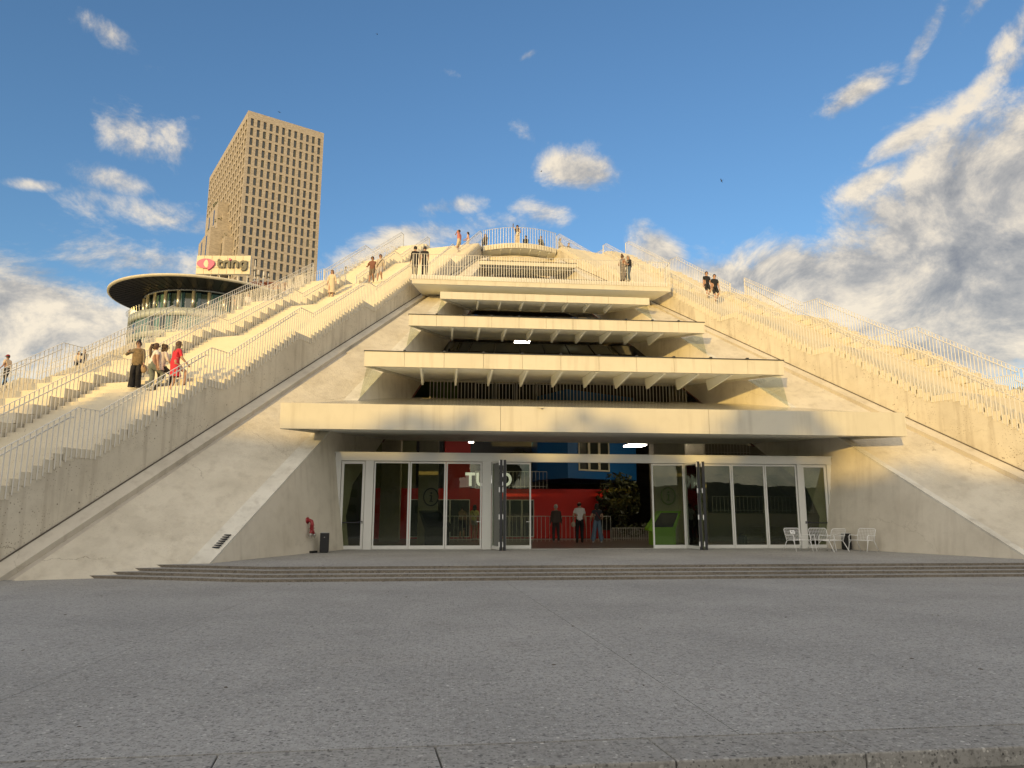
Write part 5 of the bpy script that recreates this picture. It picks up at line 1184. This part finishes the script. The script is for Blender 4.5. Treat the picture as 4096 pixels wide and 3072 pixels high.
        if hair in ('long', 'curly', 'bob', 'pony', 'bun'):
            L2 = {'long': .40, 'curly': .34, 'bob': .17, 'pony': .10, 'bun': .06}[hair]; wd = {'long': .105, 'curly': .14, 'bob': .11, 'pony': .09, 'bun': .085}[hair]
            ring = []
            for i in range(6):
                t = i / 5; zz = -.02 - t * L2; ww = wd * (1 - .25 * t * t); yy = -.075 - .035 * math.sin(t * 2.4) ; ring.append((zz, ww, yy))
            for (za, wa, ya), (zc, wc, yc) in zip(ring, ring[1:]):
                for j in range(8):
                    u0, u1 = -1 + 2 * j / 8, -1 + 2 * (j + 1) / 8; f_ = lambda u, w_, y_, z_: hpnt(*wob(V((u * w_, y_ + .10 * u * u, z_)))); hbm.add([f_(u0, wa, ya, za), f_(u1, wa, ya, za), f_(u1, wc, yc, zc), f_(u0, wc, yc, zc)], [(0, 1, 2, 3)])
                    f2 = lambda u, w_, y_, z_: hpnt(*wob(V((u * w_, y_ - .035 + .10 * u * u, z_)))); hbm.add([f2(u0, wa, ya, za), f2(u1, wa, ya, za), f2(u1, wc, yc, zc), f2(u0, wc, yc, zc)], [(0, 1, 2, 3)])
        if hair == 'pony': hbm.tube([hpnt(0, -.10, .05), hpnt(0, -.17, .02), hpnt(-.02, -.20, -.12), hpnt(-.03, -.18, -.35), hpnt(-.04, -.16, -.52)], [.03, .045, .055, .05, .015], 8)
        if hair == 'bun': hbm.ball(hpnt(0, -.05, .14), .05)
        if hair == 'curly':
            rr = random.Random(5)
            for _ in range(60):
                a = rr.uniform(.3, 5.98) - math.pi / 2 + math.pi / 2; hbm.ball(hpnt(.11 * math.sin(a), -.04 - .09 * abs(math.cos(a)), rr.uniform(-.28, .10)), rr.uniform(.025, .04), 6, 4)
        hbm.build('hair', hmat, root, True)
    if cap:
        cb_ = MB(); cb_.ball(hpnt(0, -.012, .035), .112, 14, 8, (.95, 1.1, 1.0)); n0 = [i for i, v in enumerate(cb_.v)]; cb_.f = [f for f in cb_.f if sum(cb_.v[i][2] for i in f) / 4 > hm.z + .03]; cb_.slab([hpnt(-.07, .09, .045), hpnt(.07, .09, .045), hpnt(.05, .185, .03), hpnt(-.05, .185, .03)], (0, 0, .012)); cb_.build('cap', cloth(cap), root, True)
    if glasses:
        gb = MB(); 
        for s in (-1, 1): gb.ball(hpnt(s * .034, .098, .016), .027, 8, 5, (1, .35, .8))
        gb.tube([hpnt(-.085, .02, .02), hpnt(-.06, .09, .022), hpnt(.06, .09, .022), hpnt(.085, .02, .02)], .004, 4); gb.build('sunglasses', M['black'], root, True)
    def loft(rings, name, mat, seed=1):
        lb = MB(); n = 18; vs_ = []; fs_ = []
        for ri, (c, rx, ry, wv) in enumerate(rings):
            for j in range(n):
                th = 2 * math.pi * j / n; w_ = 1 + wv * math.sin(th * 5 + seed + ri * .3); vs_.append((c[0] + rx * w_ * math.cos(th), c[1] + ry * w_ * math.sin(th), c[2]))
        for i in range(len(rings) - 1):
            for j in range(n): fs_.append((i * n + j, i * n + (j + 1) % n, (i + 1) * n + (j + 1) % n, (i + 1) * n + j))
        lb.add(vs_, fs_); lb.build(name, mat, root, True)
    if dress:
        hem, col_d, fl = dress; fy = (feet[0][1] + feet[1][1]) / 2 * .6
        loft([((0, 0, pz + .20), .160 * torso, .125 * torso, .01), ((0, 0, pz + .03), .180 * torso, .145 * torso, .02), ((0, fy * .3, (pz + hem) / 2 + .05), .185 * fl, .155 * fl, .035), ((0, fy * .6, hem), .205 * fl, .18 * fl, .05)], 'skirt', col_d if not isinstance(col_d, tuple) else cloth(col_d))
    if wide:
        for i, s in enumerate((-1, 1)):
            f = V(feet[i]); loft([((s * .075, 0, pz + .02), .10, .11, .01), ((s * .085 + (f.x - s * .085) * .5, f.y * .5 + .02, (pz + f.z) / 2), .098, .11, .03), ((f.x, f.y + .01, f.z + wide), .115, .125, .06)], 'trouser_leg', cloth(bottom), i)
    if jacket: loft([((0, -.005, pz + .50), .19 * torso, .13 * torso, .01), ((0, 0, pz + .30), .195 * torso, .145 * torso, .015), ((0, -.01, pz + .02), .20 * torso, .15 * torso, .03), ((0, -.02, pz - jacket[0]), .20 * torso, .16 * torso, .04)], 'jacket', jacket[1] if not isinstance(jacket[1], tuple) else cloth(jacket[1]))
    if bag:
        bx_, by_, bz_, bc, sz_ = bag; bb_ = MB(); bb_.ball((bx_, by_, bz_), sz_, 10, 8, (.8, .5, 1.0)); bb_.tube([(bx_, by_, bz_ + sz_ * .8), (bx_ * .8, by_ * .5, pz + .5), (-bx_ * .3, .10, pz + .42)], .012, 5); bb_.build('bag', cloth(bc), root, True)
    if strap:
        sb = MB(); sb.tube([(-.14, .06, pz + .52), (-.05, .125 * torso, pz + .40), (.08, .13 * torso, pz + .20), (.16, .06, pz + .05)], .014, 5); sb.tube([(-.14, .0, pz + .53), (-.05, -.115 * torso, pz + .40), (.08, -.12 * torso, pz + .20), (.16, -.04, pz + .05)], .014, 5); sb.build('strap', cloth(strap), root, True)
    if phone is not None:
        wr, hd, s = handpos[phone]; pb = MB(); c = wr + hd * .12; pb.box(c.x - .035, c.x + .035, c.y - .006, c.y + .006, c.z - .03, c.z + .11); pb.build('phone', M['black'], root)
    return root

# where on the stairs a photo pixel stands: slide across the stair width until ray and tread agree
def on_stair(ph, px, py, prefer=None):
    o, a = rib_frame(ph); ca, sa = math.cos(a), math.sin(a); d = ray(px, py); best = None
    for i in range(60):
        y = -HW + .3 + (2 * HW - .6) * i / 59
        n = Vector((-sa, ca, 0)); q = o + n * y; kk = n.dot(q - CAM) / n.dot(d); P = CAM + d * kk; t = (P - o).x * ca + (P - o).y * sa; err = abs(P.z - tread_z(t))
        if best is None or err < best[0]: best = (err, t, y)
    t, y = best[1], best[2]; p = rib_pt(ph, t, y, tread_z(t)); return p
UPd = lambda ph: ph                                   # heading that climbs the rib
st_up = [(-.10, .02, 0), (.09, .30, .18)]; st_dn = [(-.09, -.05, .18), (.10, .22, 0)]
A1 = PH1; A2 = PH1 + DPH; A3 = A2
PAT = plain('leaf_print', (.20, .14, .07), .8, 0, .9, 14); STR = plain('wavy_print', (.50, .42, .32), .8, 0, .6, 22); DPAT = plain('dark_leaf_print', (.18, .16, .14), .8, 0, .95, 12)
pp = on_stair(A1, 540, 1553)
person('woman in black wide trousers and patterned jacket coming down the left stairs', pp, 180, 1.70, (.20, .16, .11), (.012, .010, .010), (.15, .13, .12), SKIN, 'bun', HAIRD, 1.8, feet=[(-.08, .0, 0), (.10, .10, .0)], hands=[(-.27, .12, .88), (.24, .22, 1.32)], glasses=True, wide=.03, jacket=(.10, PAT), bag=(-.24, .02, .72, (.40, .28, .17), .16))
pp = on_stair(A1, 600, 1563)
person('woman with long ponytail, white tee and grey-green jeans on the left stairs', pp, 45, 1.70, (.72, .68, .62), (.17, .19, .16), (.08, .06, .06), SKIN, 'pony', HAIRB, .35, feet=[(-.10, -.05, 0), (.09, .26, .18)], lean=.12, glasses=True, legw=1.15, hands=[(-.22, -.02, .82), (.26, .10, .84)])
pp = on_stair(A1, 632, 1572)
person('woman with curly hair, cream blouse and black trousers on the left stairs', pp, 50, 1.70, (.68, .60, .50), (.012, .012, .014), (.6, .5, .4), SKIN, 'curly', HAIRB, 1.2, feet=[(-.10, -.08, 0), (.09, .30, .18)], lean=.2, jacket=(.16, (.68, .60, .50)), torso=1.08, hands=[(-.2, .15, .85), (.26, .36, 1.0)])
pp = on_stair(A1, 690, 1566)
person('woman in a bright red knee-length dress climbing the left stairs', pp, 45, 1.76, (.62, .03, .05), (.62, .03, .05), (.03, .02, .02), SKIN, 'long', HAIRB, .75, 0.0, feet=[(-.10, -.03, 0), (.10, .30, .18)], lean=.12, dress=(.50, (.62, .03, .05), 1.0), hands=[(-.24, .08, .85), (.27, .30, .95)])
pp = on_stair(A3, 27, 1498)
person('man in red cap, beige tee and dark trousers at the far left edge', pp, -70, 1.78, (.62, .48, .34), (.02, .018, .016), (.05, .04, .04), SKIN2, 'short', HAIRD, .6, cap=(.22, .01, .02), feet=[(-.08, -.12, .0), (.09, .25, .0)], lean=.10, hands=[(-.2, .25, 1.0), (.2, .28, 1.02)])
for (px, py, lb, tp) in ((313, 1420, 'seated person with cream top high on the far left stairs', (.62, .52, .38)), (334, 1421, 'dark-haired person seated next to the cream top at far left', (.08, .06, .06))):
    pp = on_stair(A3, px, py + 30) - Vector((0, 0, .38)); person(lb, pp, 160, 1.70, tp, (.05, .05, .07), feet=[(-.1, .42, -.02), (.1, .42, -.02)], sit=.46, hands=[(-.15, .35, .9), (.15, .35, .9)], hair='bob', sleeve=1.5)
pp = on_stair(A2, 925, 1268)
person('man in black tee climbing the second staircase, before the round building', pp, 20, 1.76, (.012, .012, .014), (.03, .03, .035), hair='short', sleeve=.5, feet=st_up)
pp = on_stair(A2, 990, 1250)
person('person in white top with dark bag on the second staircase', pp, 150, 1.66, (.66, .62, .58), (.02, .02, .02), hair='long', sleeve=1.2, bag=(.22, .0, .85, (.02, .02, .02), .15))
dk = lambda px, py: on_z(px, py, DZ + .01)
a2, c2_ = rib_pt(A2, 25.0, -HW, 0), rib_pt(A1, 25.0, HW, 0)
def on_deck2(px, back):
    d = ray(px, 1240); n = Vector((-(c2_ - a2).y, (c2_ - a2).x, 0)).normalized(); n = n if n.dot(Vector((0, 1, 0))) > 0 else -n; q = a2 + n * back; kk = n.dot(q - CAM) / n.dot(d); P = CAM + d * kk; return Vector((P.x, P.y, DZ + .002))
person('man in black cap and dark sweater on the deck between the left stairs', on_deck2(1108, .0), 30, 1.80, (.018, .020, .024), (.015, .015, .017), cap=(.015, .015, .015), sleeve=2.2, lean=.22, torso=1.1, hands=[(-.3, -.1, .95), (.24, .2, .95)], feet=[(-.1, -.15, 0), (.1, .2, 0)])
person('man in pale shirt half hidden behind the man in black cap', on_deck2(1133, .8), 100, 1.80, (.62, .54, .44), (.1, .09, .08), sleeve=1.5)
pp = on_stair(A1, 1325, 1192)
person('older blond woman in long cream dress coming down the upper left stairs', pp, 185, 1.68, (.66, .55, .38), (.66, .55, .38), (.3, .2, .12), SKIN, 'bob', HAIRL, 1.3, 0.0, dress=(.30, (.66, .55, .38), 1.05), feet=[(-.07, 0, 0), (.08, .12, 0)])
pp = on_stair(A2, 1380, 1150); person('dark seated figure behind the upper left railing', pp, 90, 1.7, (.02, .02, .025), (.03, .03, .03), sit=.46, feet=[(-.1, .42, -.02), (.1, .42, -.02)], hair='short', sleeve=2.2, hands=[(-.15, .35, .9), (.15, .35, .9)])
pp = on_stair(A1, 1487, 1140)
person('man in brown tee and khaki shorts on the upper left stairs', pp, 190, 1.78, (.20, .085, .055), (.17, .13, .09), (.2, .18, .15), SKIN2, 'short', HAIRD, .6, .95, st_dn, [(-.30, .0, .95), (.32, .12, 1.10)], torso=1.08)
pp = on_stair(A1, 1519, 1133)
person('man in wavy striped top with shoulder strap and pale shorts', pp, 188, 1.78, (.5, .42, .32), (.46, .42, .38), (.5, .48, .45), SKIN, 'short', HAIRD, 2.2, .95, st_dn, pattern=STR, strap=(.02, .02, .02), torso=1.05)
person('man in black hoodie at the left end of the viewing deck', dk(1659, 1104), -10, 1.80, (.012, .012, .014), (.012, .012, .014), (.3, .3, .3), sleeve=2.2, torso=1.1, cap=(.01, .01, .01), feet=[(-.1, -.1, 0), (.1, .22, 0)])
person('man in black tee beside him, turned away on the viewing deck', dk(1697, 1103), 5, 1.80, (.014, .012, .012), (.014, .014, .016), (.3, .3, .3), sleeve=.6, torso=1.1, feet=[(-.1, 0, 0), (.1, .12, 0)])
pp = on_stair(A1, 1836, 1012)
person('man in pink tee and beige shorts near the top of the left stairs', pp, -60, 1.84, (.56, .20, .16), (.62, .50, .33), (.3, .3, .3), SKIN2, 'short', HAIRD, .6, .95, hands=[(-.1, .2, 1.48), (.26, .02, .80)], torso=1.05)
pp = on_stair(A1, 1872, 1008)
person('dark-haired woman in pale pink top near the top of the left stairs', pp, -80, 1.68, (.66, .42, .36), (.6, .5, .42), hair='bob', sleeve=1.0, hands=[(-.1, .3, 1.05), (.15, .3, 1.05)])
sz = TZ + .002; sm_ = lambda px, y: Vector((on_y(px, 970, y).x, y, sz))
person('woman in beige trousers taking a selfie on the summit balcony', sm_(2070, 53.1), 200, 1.74, (.05, .035, .03), (.58, .48, .34), (.3, .25, .2), SKIN2, 'bob', HAIRB, .1, wide=.04, hands=[(-.18, .2, 1.0), (.30, .22, 1.66)], phone=1, bag=(-.06, .17, .98, (.66, .58, .46), .17), glasses=True, feet=[(-.10, 0, 0), (.10, 0, 0)])
def seated(px, y, lb, tp, face, hair='short', z=.30, hm_=None): person(lb, sm_(px, y) + Vector((0, 0, 0)), face, 1.72, tp, (.04, .04, .05), hair=hair, hmat=hm_, sit=.46, feet=[(-.12, .40, -.0), (.12, .40, -.0)], hands=[(-.15, .35, .92), (.15, .35, .92)], sleeve=1.8)
seated(2103, 54.0, 'person all in black sitting on the summit, back to the camera', (.008, .008, .009), 10)
seated(2163, 54.0, 'seated man with grey top and arms bare on the summit', (.10, .11, .10), 170)
seated(1942, 54.0, 'dark-haired woman sitting at the left end of the summit railing', (.035, .018, .015), 200, 'long')
seated(2240, 54.3, 'person in white top sitting at the right end of the summit', (.5, .46, .42), 130, 'bob')
pp = on_stair(-A1, 2275, 1030); person('small seated person on the topmost steps at right', pp, 150, 1.7, (.06, .05, .05), (.05, .05, .06), sit=.46, feet=[(-.12, .40, -.0), (.12, .40, -.0)], hands=[(-.15, .35, .92), (.15, .35, .92)], hair='short', sleeve=1.0)
person('woman in long black and white patterned dress on the viewing deck', dk(2491, 1128), 60, 1.70, (.2, .2, .2), (.2, .2, .2), hair='bun', hmat=HAIRB, sleeve=.1, shorts=0, dress=(.10, DPAT, .95), pattern=DPAT, skin=SKIN2, hands=[(-.2, .2, 1.1), (.2, .25, 1.15)])
person('woman in black top and jeans with backpack on the viewing deck', dk(2516, 1129), -120, 1.66, (.015, .015, .018), (.08, .11, .15), hair='bob', hmat=HAIRG, sleeve=1.4, bag=(0, -.2, 1.2, (.02, .02, .022), .19), hands=[(-.1, .3, 1.1), (.2, .2, 1.0)])
pp = on_stair(-A1, 2862, 1214)
person('bearded man in black tee and shorts walking down the right stairs', pp, 175, 1.82, (.010, .010, .011), (.012, .012, .013), (.02, .02, .02), SKIN, 'short', HAIRD, .65, .95, [(-.10, -.12, .18), (.10, .24, 0)], torso=1.1, headyaw=.3, bag=(.02, .13, .98, (.02, .02, .02), .11))
pp = on_stair(-A1, 2830, 1199)
person('second man in black shorts and backpack, half behind the first', pp, 172, 1.80, (.011, .011, .012), (.014, .014, .015), (.02, .02, .02), SKIN, 'short', HAIRD, .65, .95, [(-.10, -.12, .18), (.10, .24, 0)], bag=(-.05, -.2, 1.2, (.015, .015, .015), .2))
fl = lambda px, py: on_z(px, py, .287)
person('grey-haired man in brown jacket standing in the doorway, back turned', fl(2225, 2169), 3, 1.70, (.075, .055, .045), (.045, .035, .035), (.55, .52, .48), SKIN, 'short', HAIRG, 2.2, jacket=(.02, (.075, .055, .045)), torso=1.06, feet=[(-.12, 0, 0), (.12, .05, 0)])
person('man in white tee and black trousers standing in the doorway', fl(2320, 2172), 8, 1.83, (.72, .70, .68), (.010, .010, .011), (.012, .012, .012), SKIN, 'bald', HAIRD, .6, torso=1.12, headyaw=.5, hands=[(-.27, .10, .95), (.26, .06, .85)], bag=(-.27, .05, .78, (.5, .42, .3), .12), feet=[(-.12, 0, 0), (.10, .04, 0)])
person('woman with dark bob, blue shawl and wide jeans in the doorway', fl(2390, 2172), 0, 1.74, (.03, .03, .04), (.13, .19, .26), (.6, .58, .56), SKIN, 'bob', HAIRD, .4, wide=.16, legw=.9, feet=[(-.19, 0, 0), (.19, .0, 0)], strap=(.25, .02, .03), hands=[(-.22, .18, 1.02), (.2, .2, 1.04)])
person('person in patterned top and dark shorts behind the left glass leaf', fl(1846, 2155), 10, 1.68, (.12, .10, .07), (.02, .02, .02), hair='short', sleeve=.7, shorts=.8, pattern=PAT, lean=.15)
person('person in yellow tee and pale shorts behind the left glass leaf', fl(1897, 2159), 20, 1.70, (.55, .52, .16), (.42, .40, .36), (.6, .6, .58), hair='bob', sleeve=.6, shorts=.4, strap=(.03, .03, .03))
